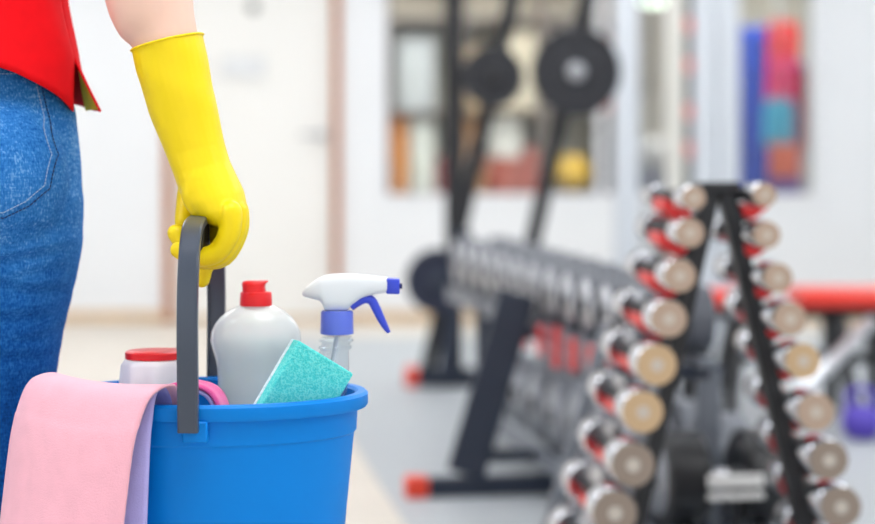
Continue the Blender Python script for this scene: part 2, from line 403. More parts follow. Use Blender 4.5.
def foam(name, dark, mid, light):
    m = bpy.data.materials.new(name); m.use_nodes = True
    nt = m.node_tree; b = nt.nodes['Principled BSDF']; L = nt.links.new
    b.inputs['Roughness'].default_value = 0.9; b.inputs['Specular IOR Level'].default_value = 0.1
    tc = nt.nodes.new('ShaderNodeTexCoord'); vo = nt.nodes.new('ShaderNodeTexVoronoi'); vo.inputs['Scale'].default_value = 520
    n = nt.nodes.new('ShaderNodeTexNoise'); n.inputs['Scale'].default_value = 260; n.inputs['Detail'].default_value = 4
    L(tc.outputs['Object'], vo.inputs['Vector']); L(tc.outputs['Object'], n.inputs['Vector'])
    ad = nt.nodes.new('ShaderNodeMath'); ad.operation = 'MULTIPLY_ADD'; ad.inputs[1].default_value = 0.7; L(vo.outputs['Distance'], ad.inputs[0]); L(n.outputs['Fac'], ad.inputs[2])
    r = nt.nodes.new('ShaderNodeValToRGB'); e = r.color_ramp.elements
    e[0].position = 0.40; e[0].color = srgb(*dark); e[1].position = 1.2; e[1].color = srgb(*light); x = e.new(0.78); x.color = srgb(*mid)
    L(ad.outputs[0], r.inputs[0]); L(r.outputs[0], b.inputs['Base Color'])
    bp = nt.nodes.new('ShaderNodeBump'); bp.inputs['Strength'].default_value = 0.5; bp.inputs['Distance'].default_value = 0.001
    L(ad.outputs[0], bp.inputs['Height']); L(bp.outputs[0], b.inputs['Normal'])
    return m
sp = thing('sponge', 'turquoise cleaning sponge with pale scrub layer tilted on the bucket rim', 'sponge', P(300, 390, d))
sponge_part('foam_block', foam('turquoise foam', (58, 202, 200), (84, 216, 212), (122, 230, 224)), 0, 0.021, sp, 1)
sponge_part('scrub_layer', foam('pale scrub fibre', (176, 216, 220), (204, 232, 236), (228, 244, 246)), 0.0212, 0.030, sp, 1)
# spray bottle
d = 1.985; k = d/F
sx0 = P(337, 0, d).x; Z = lambda py: P(0, py, d).z; X = lambda px: P(px, 0, d).x
M_sprayw = mat('white spray head plastic', (226, 232, 238), 0.3)
M_sprayb = mat('blue spray plastic', (48, 70, 204), 0.35)
M_collar = mat('lavender blue collar plastic', (88, 110, 212), 0.35)
M_clear = clear('clear bottle plastic', (236, 242, 245), 0.10, 0.08)
spr = thing('spray_bottle', 'clear spray bottle with white head and blue trigger in the bucket', 'spray bottle', (sx0-0.045, d-0.032, ZB+0.006))
prof = [(Z(336), 14.5), (Z(338), 14.5), (Z(339), 17), (Z(341), 17), (Z(342), 14.5), (Z(345), 14.5), (Z(346), 16.5), (Z(348), 16.5), (Z(349), 14.5), (Z(354), 15), (Z(362), 16.8), (Z(374), 19), (Z(392), 20), (Z(420), 20.5), (Z(470), 20.5), (zb+0.01, 20.5), (zb, 19)]
def lean(z):                                          # the bottle leans: its base stands further left
    u = max(0, (Z(336)-z)/(Z(336)-zb)); return Vector((sx0-0.045*u, d-0.032*u, z))
MB().loft([zring(*lean(z), r*k, r*k, 32) for z, r in prof]).build('bottle_body', M_clear, spr, True, angle=60)
MB().tube([lean(Z(336)), lean(Z(400)), lean(zb+0.01)], 0.0025, 8).build('dip_tube', mat('clear white tube', (220, 226, 232), 0.3), spr, True)
cb = MB(); n = 40; rings = []
for py, r in ((334, 15.5), (333.5, 16.5), (312, 16), (310.5, 15)):
    rings.append([(sx0+math.cos(2*PI*j/n)*r*k*(1+0.012*(j % 2)), d+math.sin(2*PI*j/n)*r*k*(1+0.012*(j % 2)), Z(py)) for j in range(n)])
cb.loft(rings).build('collar', M_collar, spr, True, angle=50)
st = [(302.5, 292.5, 294.5, 4), (303.5, 290, 296, 7), (307, 286.5, 297.5, 9.5), (313, 281.5, 299, 11.5), (320, 277, 300.5, 12.5), (323, 275.6, 305, 12.6), (325, 275, 310.5, 12.5), (332, 273.6, 311.5, 12), (344, 273.2, 311.3, 11.5), (348, 273.3, 309.5, 11.3), (353, 273.6, 304.5, 11), (360, 274.2, 299.5, 10.5), (368, 275, 296, 10), (376, 276, 294, 9.5), (385, 277, 293, 9), (388, 277.4, 292.6, 8.6)]
rings = []
for px, t0, b0, hw in st:
    rings.append(ering((X(px), d, (Z(t0)+Z(b0))/2), (0, hw*k, 0), (0, 0, (Z(t0)-Z(b0))/2), 28, 0.62))
head = MB().loft(rings).build('spray_head', M_sprayw, spr, True, angle=70)
rings = []
for px, t0, b0, hw in ((386.5, 278.3, 293, 8), (387.5, 277.5, 293.8, 8.8), (398, 278.3, 294, 8.8), (399.6, 279.3, 293.4, 7.8)):
    rings.append(ering((X(px), d, (Z(t0)+Z(b0))/2), (0, hw*k, 0), (0, 0, (Z(t0)-Z(b0))/2), 24, 0.35))
noz = MB().loft(rings).build('nozzle', M_sprayb, spr, True, angle=40)
MB().lathe([(0.003, 0), (0.003, 0.003)], (X(399.4), d, Z(286)), 'X', 12).build('orifice', mat('dark orifice', (20, 26, 90), 0.5), noz, True)
tr = [(351, 307, 4, 6), (357, 302.5, 4.5, 6.5), (365, 299, 4.5, 7), (371.5, 300.5, 4.8, 7), (376, 308, 4.6, 7), (380.5, 317.5, 4.2, 6.5), (385, 326, 3.3, 6), (389, 332.5, 1.8, 4)]
mb = MB(); pts = spline([(X(a), d, Z(b)) for a, b, _, _ in tr], 4); rings = []
for i, p in enumerate(pts):
    tt = (pts[min(i+1, len(pts)-1)]-pts[max(i-1, 0)]).normalized(); u = i/4; i0 = min(int(u), len(tr)-2); f_ = u-i0
    hw = tr[i0][2]*(1-f_)+tr[i0+1][2]*f_; dw = tr[i0][3]*(1-f_)+tr[i0+1][3]*f_
    nn = Vector((-tt.z, 0, tt.x))
    rings.append(ering(p, nn*hw*k, (0, dw*k, 0), 16, 0.7))
mb.loft(rings).build('trigger', M_sprayb, spr, True, angle=60)
# white tub with a red lid
d = 1.972; k = d/F; tx = P(156, 0, d).x; Z = lambda py: P(0, py, d).z
tub = thing('cleaner_tub', 'ribbed white tub with red lid behind the pink cloth in the bucket', 'tub', (tx, d, ZB+0.006))
n = 72; rings = []
for z, r in ((zb, 0.033), (zb+0.004, 0.035), (Z(392), 0.0415), (Z(364), 0.0385), (Z(360), 0.036), (Z(358), 0.033)):
    rib = 0.03 if zb+0.003 < z < Z(363) else 0
    rings.append([(tx+math.cos(2*PI*j/n)*r*(1+rib*math.cos(9*2*PI*j/n*1.0)), d+math.sin(2*PI*j/n)*r*(1+rib*math.cos(9*2*PI*j/n)), z) for j in range(n)])
MB().loft(rings).build('tub_body', mat('white tub plastic', (236, 236, 242), 0.35), tub, True, angle=60)
MB().lathe([(0.0335, Z(358)), (0.0345, Z(357.5)), (0.0345, Z(352)), (0.0325, Z(350.5)), (0.01, Z(350.3))], (tx, d, 0), n=40).build('lid', M_red, tub, True)

# ---------------------------------------------------------------- the cloth over the rim
def cloth_mat(name, rgb):
    return mat(name, rgb, 0.95, var=0.035, scale=45, bump=0.35, bscale=700, spec=0.1, Sheen_Weight=0.3)
M_pink = cloth_mat('pink microfibre', (247, 184, 200))
M_lilac = cloth_mat('lilac microfibre', (178, 172, 232))
M_mag = cloth_mat('magenta cloth edge', (232, 96, 160))
clo = thing('cleaning_cloth', 'pink microfibre cloth with lilac underside draped over the bucket rim', 'cloth', (-0.40, 1.82, ZR))
profL = [(-0.034, -0.045), (-0.030, -0.015), (-0.022, 0.008), (-0.006, 0.022), (0.010, 0.0245), (0.026, 0.014), (0.037, -0.008), (0.046, -0.04), (0.053, -0.085), (0.062, -0.15), (0.070, -0.22), (0.074, -0.25)]
def prof_at(t):
    pts = spline([(a, 0, b) for a, b in profL], 6); i = t*(len(pts)-1); i0 = min(int(i), len(pts)-2); return pts[i0].lerp(pts[i0+1], i-i0)
def drape(a0, a1, kx, rad, lift, nw=36, nt=60, wave=0.0, tmin=0.0, tmax=1.0):
    V = []; f = []
    for i in range(nw+1):
        w = i/nw; a = math.radians(a0+(a1-a0)*w)
        nrm = Vector((math.cos(a), math.sin(a), 0)); B = Vector((CX, CY, ZR))+Vector((nrm.x, nrm.y*OV, 0))*(RR-0.002)
        kk = kx[0]+(kx[1]-kx[0])*w
        for j in range(nt+1):
            t = tmin+(tmax-tmin)*j/nt; p = prof_at(t); o, z = p.x, p.z
            side = Vector((-1, -0.2, 0)).normalized(); dn = (nrm*0.5+side*0.5) if o > 0 else nrm
            dn = nrm.lerp(side, 0.72 if o > 0 else 0)
            q = B+dn*(o*(kk if o > 0 else 1))+Vector((0, 0, z+(lift if z > -0.02 else lift*0.2)))
            if o > 0: q += nrm*rad*min(1, o/0.02)
            q += nrm*wave*math.sin(w*7+t*3)*max(0, t-0.4)
            q.z += 0.0015*math.sin(w*5+1)*(t < 0.6)
            V.append(q)
    for i in range(nw):
        for j in range(nt):
            a = i*(nt+1)+j; f.append((a, a+1, a+nt+2, a+nt+1))
    return V, f
def sheet(name, vf, m, parent, th, m2=None):
    o = MB().add(*vf).build(name, m, parent, True, angle=180)
    s_ = o.modifiers.new('solid', 'SOLIDIFY'); s_.thickness = th; s_.offset = 0
    return o
sheet('front_layer', drape(198, 262.5, (0.80, 1.05), 0.010, -0.003, wave=0.006), M_pink, clo, 0.0028)
sheet('back_layer', drape(205, 259, (0.62, 0.34), 0.006, -0.0045, wave=0.003), M_lilac, clo, 0.0026)
# the folded end that curls back up inside the bucket beside the handle
V = []; f = []; arc = [(158, 391), (170, 387), (183, 385), (195, 386.5), (205, 390), (212, 396), (217, 405), (220, 418), (221, 436)]
pts = spline([P(a, b, 1.838) for a, b in arc], 5)
for i, p in enumerate(pts):
    for j in range(9): V.append(p+Vector((0.003*j/8, 0.055*j/8, -0.004*j/8+0.0015*math.sin(j))))
for i in range(len(pts)-1):
    for j in range(8):
        a = i*9+j; f.append((a, a+1, a+10, a+9))
sheet('curled_end', (V, f), M_mag, clo, 0.0042)
V2 = []
for i, p in enumerate(pts):
    for j in range(9): V2.append(V[i*9+j]+(P(196, 420, 1.838)-p).normalized()*0.0052+Vector((0, 0.001, 0)))
sheet('curled_lining', (V2, f), M_lilac, clo, 0.0035)

# ---------------------------------------------------------------- the person
PX, PY = -0.595, 2.03
M_skin = mat('skin', (234, 196, 178), 0.5, var=0.03, scale=30, Subsurface_Weight=0.08)
M_glove = mat('yellow rubber glove', (246, 218, 8), 0.42, var=0.015, scale=25, bump=0.06, bscale=250, spec=0.35)
M_shirt = mat('red polo cotton', (232, 10, 24), 0.85, var=0.03, scale=60, bump=0.2, bscale=900, spec=0.15)
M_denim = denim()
DG = 1.92
mb = MB()
mb.loft([zring(PX, PY, z, a, b) for z, a, b in ((0.78, 0.12, 0.08), (0.82, 0.155, 0.10), (0.90, 0.160, 0.105), (1.0, 0.14, 0.1), (1.08, 0.125, 0.092), (1.2, 0.145, 0.1), (1.3, 0.16, 0.1), (1.38, 0.15, 0.085), (1.43, 0.09, 0.06), (1.46, 0.05, 0.05))])
mb.caps([(PX, PY, 1.40), (PX, PY+0.005, 1.47), (PX, PY+0.015, 1.53)], (0.056, 0.05, 0.05))
mb.ell((PX, PY+0.02, 1.60), (0.074, 0.092, 0.112), 28)
mb.ell((PX, PY+0.06, 1.54), (0.05, 0.05, 0.05), 20)                 # jaw
mb.caps([(PX, PY+0.108, 1.608), (PX, PY+0.122, 1.583), (PX, PY+0.108, 1.572)], (0.008, 0.011, 0.009), 10)   # nose
for s_ in (-1, 1):
    mb.ell((PX+s_*0.076, PY+0.015, 1.59), (0.01, 0.02, 0.03), 12)     # ears
    mb.ell((PX+s_*0.03, PY+0.1, 1.612), (0.014, 0.009, 0.007), 10)   # brow and lid
mb.ell((PX, PY+0.103, 1.545), (0.022, 0.009, 0.007), 10)             # lips
for s_ in (-1, 1):
    mb.loft([zring(PX+s_*cx, PY+dy, z, a, b) for z, cx, a, b, dy in ((0.80, 0.080, 0.078, 0.085, 0), (0.66, 0.077, 0.064, 0.075, 0), (0.5, 0.078, 0.050, 0.056, 0), (0.45, 0.079, 0.048, 0.052, 0), (0.32, 0.08, 0.046, 0.054, -0.008), (0.12, 0.08, 0.036, 0.042, -0.005), (0.06, 0.08, 0.036, 0.05, 0.0))])
    mb.caps([(PX+s_*0.08, PY-0.03, 0.045), (PX+s_*0.085, PY+0.06, 0.04), (PX+s_*0.09, PY+0.15, 0.035)], (0.032, 0.033, 0.025))
elbR = P(140, -42, 1.95)
mb.caps([(PX+0.165, PY, 1.375), (PX+0.215, PY-0.02, 1.26), elbR], (0.052, 0.047, 0.043), 20)
mb.caps([elbR, P(148, -8, 1.935), P(152, 10, 1.93)], (0.043, 0.049, 0.047), 20)
mb.caps([P(151, 5, 1.93), P(163, 32, 1.925), P(168, 50, 1.92), P(181, 100, 1.92), P(196, 150, 1.92)], (0.047, 0.0385, 0.0345, 0.030, 0.022), 20)
elbL = Vector((PX-0.25, PY-0.01, 1.1)); wrL = Vector((PX-0.245, PY+0.05, 0.87))
mb.caps([(PX-0.165, PY, 1.375), (PX-0.215, PY-0.01, 1.26), elbL], (0.052, 0.047, 0.042), 20)
mb.caps([elbL, elbL.lerp(wrL, 0.25), wrL], (0.042, 0.043, 0.026), 20)
me = remesh(mb, 0.006, 8)
person = link('person', me, M_skin, None, True, angle=180)
tag(person, 'person in red polo and blue jeans seen from behind, yellow gloved hand carrying the bucket', 'person')
# face marks
for s_ in (-1, 1):
    MB().ell((PX+s_*0.03, PY+0.104, 1.605), (0.011, 0.006, 0.005), 12).build('eye', mat('eye', (70, 50, 40), 0.2), person, True)
MB().ell((PX, PY+0.109, 1.545), (0.02, 0.006, 0.005), 12).build('mouth', mat('lips', (190, 100, 95), 0.4), person, True)
hb = MB(); hb.ell((PX, PY+0.005, 1.625), (0.083, 0.098, 0.105), 28); hb.ell((PX, PY-0.035, 1.58), (0.078, 0.065, 0.09), 24)
hb.caps([(PX, PY-0.09, 1.64), (PX, PY-0.13, 1.60), (PX, PY-0.125, 1.50), (PX, PY-0.11, 1.42)], (0.03, 0.03, 0.026, 0.008))
hm = remesh(hb, 0.006, 4)
bm = bmesh.new(); bm.from_mesh(hm)
bmesh.ops.delete(bm, geom=[v for v in bm.verts if v.co.y > PY+0.062 and v.co.z < 1.66], context='VERTS'); bm.to_mesh(hm); bm.free()
link('hair', hm, mat('brown hair', (78, 54, 38), 0.45, var=0.15, scale=60), person, True, angle=180)

# jeans
mb = MB()
mb.loft([zring(PX, PY+dy, z, a, b, 40) for z, a, b, dy in ((1.02, 0.142, 0.104, 0), (0.97, 0.158, 0.112, 0), (0.92, 0.174, 0.12, 0), (0.86, 0.181, 0.126, -0.002), (0.79, 0.184, 0.126, -0.004), (0.74, 0.172, 0.112, 0))])
for s_ in (-1, 1):
    mb.ell((PX+s_*0.086, PY-0.052, 0.835), (0.092, 0.094, 0.105), 32)
    mb.loft([zring(PX+s_*cx, PY+dy, z, a, b, 36) for z, cx, a, b, dy in ((0.82, 0.09, 0.095, 0.11, -0.01), (0.76, 0.089, 0.094, 0.108, -0.008), (0.72, 0.085, 0.089, 0.104, -0.004), (0.66, 0.079, 0.080, 0.096, 0), (0.6, 0.077, 0.072, 0.085, 0.002), (0.5, 0.078, 0.066, 0.072, 0), (0.44, 0.08, 0.064, 0.069, 0.002), (0.32, 0.08, 0.062, 0.07, -0.008), (0.15, 0.08, 0.052, 0.056, -0.006), (0.065, 0.08, 0.052, 0.06, 0))])
jm = remesh(mb, 0.0045, 14)
# folds across the seat and thigh
def crease(x, z, p0, p1, w, amp):
    a = Vector((p0[0], p0[1])); b = Vector((p1[0], p1[1])); p = Vector((x, z)); ab = b-a
    t = max(-0.15, min(1.15, (p-a).dot(ab)/ab.length_squared)); dd = (p-a-ab*t)
    off = dd.length*(1 if (ab.x*dd.y-ab.y*dd.x) > 0 else -1)
    fade = max(0, 1-abs(t-0.5)/0.66)**0.7
    return amp*fade*(-math.exp(-(off/w)**2)+0.7*math.exp(-((off-1.7*w)/w)**2))
def pxz(px, py): q_ = P(px, py, 1.95); return (q_.x, q_.z)
CR = [(pxz(-70, 275), pxz(88, 247), 0.006, 0.0035), (pxz(-60, 300), pxz(60, 268), 0.006, 0.002), (pxz(-20, 285), pxz(95, 300), 0.007, 0.003), (pxz(-40, 320), pxz(86, 318), 0.007, 0.0026), (pxz(10, 345), pxz(78, 330), 0.006, 0.002), (pxz(-40, 352), pxz(60, 366), 0.007, 0.0025), (pxz(-10, 232), pxz(90, 226), 0.006, 0.0016)]
JN = [v.normal.copy() for v in jm.vertices]
for v, n_ in zip(jm.vertices, JN):
    x, y, z = v.co
    if y < PY+0.05 and 0.5 < z < 0.86 and x > PX:
        dd = sum(crease(x, z, *c) for c in CR)
        v.co = v.co+n_*dd*1.5*max(0.1, -n_.y)
    if 0.07 < z < 0.5:
        v.co = v.co+n_*0.0015*math.sin(z*70+x*30)
jm.update()
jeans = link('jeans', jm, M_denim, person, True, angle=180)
bvh = BVHTree.FromPolygons([v.co for v in jm.vertices], [tuple(p.vertices) for p in jm.polygons])
def on_jeans(x, z, off):
    h = bvh.ray_cast(Vector((x, 1.5, z)), Vector((0, 1, 0)))
    if not h[0]: h = bvh.find_nearest(Vector((x, 1.95, z)))
    return h[0]+h[1]*off
def pocket(sgn):
    # outline in pixels at about 1.9 m, right pocket
    o = [(38, 64), (44, 92), (50, 125), (54, 155), (51, 190), (30, 208), (4, 221), (-12, 218), (-40, 200), (-56, 186), (-56, 150), (-54, 110), (-50, 64)]
    def col(px, py):
        q_ = P(px, py, 1.905)
        for _ in range(4): q_ = P(px, py, on_jeans(q_.x, q_.z, 0).y)
        return q_.x, q_.z
    o2 = [col(*p) for p in o]
    if sgn < 0: o2 = [(2*PX-x, z) for x, z in o2]
    L_ = [Vector((x, z)) for x, z in o2]
    cen = sum(L_, Vector((0, 0)))/len(L_)
    # resample outline densely
    R_ = []
    for i in range(len(L_)):
        a, b = L_[i], L_[(i+1) % len(L_)]
        m_ = max(2, int((b-a).length/0.004))
        for k_ in range(m_): R_.append(a.lerp(b, k_/m_))
    rings = 10; V = []; f = []
    for r_ in range(rings+1):
        for p in R_:
            q_ = cen.lerp(p, r_/rings) if r_ else cen.lerp(p, 0.01)
            V.append(on_jeans(q_.x, q_.y, 0.0022 if r_ < rings else 0.0006))
    n_ = len(R_)
    for r_ in range(rings):
        for j in range(n_):
            k_ = (j+1) % n_; f.append((r_*n_+j, r_*n_+k_, (r_+1)*n_+k_, (r_+1)*n_+j))
    pk = MB().add(V, f).build('back_pocket', M_denim, jeans, True, angle=180)
    pk['label'] = 'blue denim back pocket with dark double stitching'
    for sc, nm in ((0.955, 'stitching'), (0.875, 'stitching')):
        ln = MB(); Q = [cen.lerp(p, sc) for p in R_]; i = 0
        pts3 = [on_jeans(p.x, p.y, 0.0026) for p in Q]
        # dashes
        while i < n_:
            a = pts3[i]; b = pts3[(i+1) % n_]
            ln.tube([a, a.lerp(b, 0.72)], 0.00072 if sc > 0.9 else 0.0006, 5); i += 1
        ln.build(nm, mat('dark stitch thread', (22, 48, 96), 0.8) if sc > 0.9 else mat('pale stitch thread', (150, 176, 208), 0.8), pk)
pocket(1); pocket(-1)
# seat seam
sm = MB(); pts = [on_jeans(PX, z, 0.0012) for z in np.linspace(0.72, 0.98, 40)]
sm.tube([p for p in pts if p], 0.0016, 6).build('seat_seam', mat('dark stitch thread', (22, 48, 96), 0.8), jeans, True)
for s_ in (-1, 1):
    mb = MB(); fx = PX+s_*0.085
    rings = [ering((fx+s_*0.004*i, PY-0.075+0.033*i, zc), (w, 0, 0), (0, 0, h), 20, 0.8) for i, (w, h, zc) in enumerate([(0.018, 0.03, 0.045), (0.034, 0.043, 0.046), (0.038, 0.05, 0.052), (0.038, 0.05, 0.053), (0.039, 0.043, 0.046), (0.043, 0.034, 0.038), (0.045, 0.028, 0.032), (0.042, 0.023, 0.028), (0.028, 0.017, 0.022)])]
    sh = mb.loft(rings).build('shoe', mat('white trainer', (228, 228, 228), 0.6), person, True, sub=1)
    so = MB(); so.loft([ering((fx+s_*0.015, PY+0.057, z), (0.044*q_, 0, 0), (0, 0.142*q_, 0), 28, 0.75) for z, q_ in ((0.004, 0.97), (0.008, 1.0), (0.022, 1.0), (0.026, 0.96))]).build('sole', mat('shoe sole', (236, 236, 236), 0.7), sh, True)

# red polo
mb = MB()
def torso(z):
    a = interp([(0.88, 0.192), (0.92, 0.187), (0.96, 0.178), (1.0, 0.171), (1.05, 0.163), (1.12, 0.158), (1.2, 0.168), (1.3, 0.182), (1.36, 0.178), (1.40, 0.150), (1.44, 0.095), (1.46, 0.068)], z)
    b = interp([(0.88, 0.148), (0.93, 0.146), (1.0, 0.130), (1.1, 0.118), (1.2, 0.125), (1.3, 0.128), (1.38, 0.108), (1.44, 0.075), (1.46, 0.066)], z)
    return a, b
SL = math.radians(84); ZAP = P(0, 58, 2.0).z
def hem(th):
    c = abs(th) if abs(th) <= PI else 2*PI-abs(th)
    return interp([(0, 0.982), (0.4, 0.976), (0.8, 0.958), (1.2, 0.934), (1.45, 0.917), (1.7, 0.920), (2.4, 0.935), (PI, 0.945)], c)
def tor_pt(th, z, front):
    a, b = torso(z); x = a*math.sin(th); y = -b*math.cos(th)
    # seat pushes the back panel out
    if math.cos(th) > 0 and z < 1.05: y -= 0.012*math.cos(th)*max(0, min(1, (1.05-z)/0.1))
    fold = 0.0022*math.sin(th*9+z*22)*max(0, min(1, (1.2-z)/0.2))
    x += fold*math.sin(th); y -= fold*math.cos(th)
    if front:
        dth = min(abs(th-SL), abs(2*PI-SL-th)); g = math.exp(-(dth/0.32)**2)*max(0, (ZAP-z))/(ZAP-0.91)
        x += math.copysign(0.022*g, x); y += -0.004*g
    elif abs(th) < PI/2:
        g = math.exp(-((SL-abs(th))/0.35)**2)
        x -= math.copysign(0.012*g*max(0, ZAP-z)/(ZAP-0.917), x)
    x += math.copysign(0.004*abs(math.sin(th))*math.exp(-((z-ZAP)/0.04)**2), x)
    return Vector((PX+x, PY+y, z))
def panel(t0, t1, front, nth):
    V = []; f = []; nz = 60
    for i in range(nth+1):
        th = t0+(t1-t0)*i/nth; zb_ = hem(th if th <= PI else th-2*PI)
        for j in range(nz+1):
            u = j/nz; z = zb_+(1.46-zb_)*u
            V.append(tor_pt(th, z, front))
    for i in range(nth):
        for j in range(nz):
            a = i*(nz+1)+j; f.append((a, a+1, a+nz+2, a+nz+1))
    return V, f
mb.add(*panel(-SL, SL, False, 60)); mb.add(*panel(SL, 2*PI-SL, True, 60))
for s_ in (-1, 1):
    el = elbR if s_ > 0 else elbL
    a = Vector((PX+s_*0.125, PY, 1.385)); b = Vector((PX+s_*0.218, PY-0.018, 1.25))
    ax = (b-a).normalized(); v1 = Vector((0, 1, 0)); v1 = (v1-ax*v1.dot(ax)).normalized(); v2 = ax.cross(v1)
    mb.loft([ering(a.lerp(b, t), v1*r, v2*r, 24) for t, r in ((-0.36, 0.012), (-0.33, 0.034), (-0.25, 0.052), (-0.12, 0.064), (0, 0.070), (0.3, 0.070), (0.7, 0.066), (0.97, 0.066), (1, 0.068))], cap=False)
so = mb.build('polo_shirt', M_shirt, person, True, angle=180)
q = so.modifiers.new('solid', 'SOLIDIFY'); q.thickness = 0.0022; q.offset = -1
# hem stitch line and the yellow tape inside the side vent
M_tape = mat('yellow vent tape', (255, 222, 40), 0.8, bump=0.2, bscale=600)
V = []; f = []; nz = 24
for j in range(nz+1):
    z = hem(SL)+0.003+(ZAP-hem(SL)-0.003)*j/nz
    for i in range(5):
        th = SL+0.07+0.33*i/4; p = tor_pt(th, z, True); V.append(p-Vector((math.sin(th), -math.cos(th), 0))*0.0045+Vector((0.0012, -0.002, 0)))
for j in range(nz):
    for i in range(4):
        a = j*5+i; f.append((a, a+1, a+6, a+5))
tp = MB().add(V, f).build('vent_tape', M_tape, so, True, angle=180); tp['label'] = 'yellow tape lining the side vent'
cl = MB(); cl.loft([zring(PX, PY+0.005, z, r, r, 32) for z, r in ((1.445, 0.072), (1.475, 0.062), (1.485, 0.06), (1.46, 0.075), (1.43, 0.088))], cap=False).build('collar', M_shirt, so, True)

# right glove
g = MB()
tilt = math.radians(14)
U = Vector((math.cos(tilt), 0, math.sin(tilt)))
def gr(px, py, hw, dy, y=DG, pw=0.95, tl=tilt):
    return ering(P(px, py, y), Vector((math.cos(tl), 0, math.sin(tl)))*hw*y/F, (0, dy, 0), 32, pw)
slv = [(164.8, 33.5, 36.8, 0.0402), (167.5, 42.5, 36.6, 0.040), (168.8, 48, 36.3, 0.0395), (172.5, 66, 35.8, 0.039), (177, 85, 35, 0.038), (182.5, 106, 33.8, 0.036), (189, 128, 31.8, 0.0335), (195.8, 150, 29.6, 0.032)]
g.loft([gr(*s_) for s_ in slv]+[gr(202, 168, 28.6, 0.034, 1.92, 0.9), gr(208.5, 184, 29.5, 0.039, 1.92, 0.88), gr(215, 198, 29.5, 0.042, 1.919, 0.85), gr(221.5, 210, 25.5, 0.043, 1.918, 0.85), gr(227, 219, 19, 0.042, 1.918, 0.85), gr(230, 225, 11, 0.040, 1.918, 0.85)])
fing = [  # (y, chain of (px, py), radii)
    (1.880, [(231, 212), (229, 233), (216, 253), (195, 257), (178.5, 250)], (0.0125, 0.0122, 0.0113, 0.0105, 0.0092)),
    (1.902, [(236, 212), (234, 232), (220, 255), (195, 256), (176, 233)], (0.0132, 0.0130, 0.0120, 0.0110, 0.0098)),
    (1.925, [(237, 211), (236.5, 231), (223, 256), (199, 258), (181, 244)], (0.0136, 0.0132, 0.0122, 0.0112, 0.0098)),
    (1.949, [(236, 210), (236, 231), (224, 253), (207, 262), (202, 280)], (0.0132, 0.0128, 0.0115, 0.0105, 0.0088))]
for y, ch, rd in fing:
    g.caps([P(a, b, y) for a, b in ch], rd, 16)
g.caps([P(203, 172, 1.944), P(192, 192, 1.952), P(187, 207, 1.945), P(184, 222, 1.932)], (0.020, 0.0165, 0.0125, 0.0105), 16)
g.caps([P(199, 178, 1.90), P(196, 195, 1.90), P(199, 208, 1.90)], (0.017, 0.0165, 0.012), 16)   # heel of the hand
g.caps([P(218, 205, 1.925), P(223, 222, 1.925), P(220, 240, 1.925)], (0.018, 0.016, 0.012), 16)   # palm behind the grip
gm = remesh(g, 0.0016, 5)
# open the cuff: drop the flat end cap
cn = P(167.5, 42.5, DG); ax = Vector((-math.sin(tilt), 0, math.cos(tilt)))
bm = bmesh.new(); bm.from_mesh(gm)
bmesh.ops.delete(bm, geom=[v for v in bm.verts if (v.co-cn).dot(ax) > 0.0004], context='VERTS')
for v in bm.verts:                                     # gentle wrinkles along the sleeve and at the wrist
    h = (v.co-cn).dot(ax)
    fd = max(0, 1+h/0.14); v.co += v.normal*0.0006*fd*math.sin(v.co.z*130+v.co.x*70)
bm.to_mesh(gm); bm.free()
glove = link('rubber_glove', gm, M_glove, person, True, angle=180)
glove['label'] = 'long yellow rubber glove with its fingers closed on the bucket handle'
bd = MB(); R0 = gr(167.3, 42.5, 36.6, 0.040)
bd.tube(R0+[R0[0], R0[1]], 0.0014, 8, cap=False).build('cuff_bead', M_glove, glove, True, angle=180)
# left glove, hanging relaxed
g = MB(); fw = Vector((0, 0.18, -0.98)).normalized()
def lr(t, a, b): return ering(elbL.lerp(wrL, t), (a, 0, 0), (0, b, 0), 24)
g.loft([lr(0.45, 0.044, 0.044), lr(0.7, 0.038, 0.038), lr(1.0, 0.029, 0.033), lr(1.15, 0.026, 0.04), lr(1.35, 0.02, 0.044), lr(1.43, 0.014, 0.04)])
for i, (dy, ln) in enumerate(((-0.033, 0.06), (-0.011, 0.078), (0.011, 0.082), (0.033, 0.07))):
    b = elbL.lerp(wrL, 1.38)+Vector((0, dy, 0)); g.caps([b, b+Vector((0.006, 0.004, -ln*0.5)), b+Vector((0.026, 0.006, -ln))], (0.0115, 0.0108, 0.0085))
b = elbL.lerp(wrL, 1.08)+Vector((0.01, 0.03, 0)); g.caps([b, b+Vector((0.015, 0.03, -0.03)), b+Vector((0.02, 0.038, -0.065))], (0.015, 0.0125, 0.009))
gm = remesh(g, 0.003, 4)
link('rubber_glove', gm, M_glove, person, True, angle=180)

# ---------------------------------------------------------------- A-frame stand with chrome dumbbells
M_blackp = mat('black powder coat', (22, 24, 29), 0.45, var=0.06, scale=20)
M_chrome = mat('chrome', (214, 216, 222), 0.14, 1.0)
M_cap = mat('tan end cap', (188, 160, 124), 0.5, var=0.05, scale=40)
M_cap2 = mat('taupe end cap', (138, 124, 112), 0.45, var=0.05, scale=40)
M_hub = mat('pale grey hub', (188, 180, 170), 0.4)
M_cap3 = mat('dusty beige end cap', (172, 150, 132), 0.5, var=0.05, scale=40)
M_sad = mat('red saddle plastic', (222, 34, 36), 0.4)
AY = 3.05
st = thing('dumbbell_stand', 'black A-frame stand with red saddles holding chrome dumbbells', 'dumbbell rack', P(717, 640, AY)*0+Vector((P(717, 0, AY).x, AY, 0)))
apx = P(718, 190, AY)
def Lx(z): return apx.x-0.012-(apx.z-z)*0.225
def Rx(z): return apx.x+0.012+(apx.z-z)*0.235
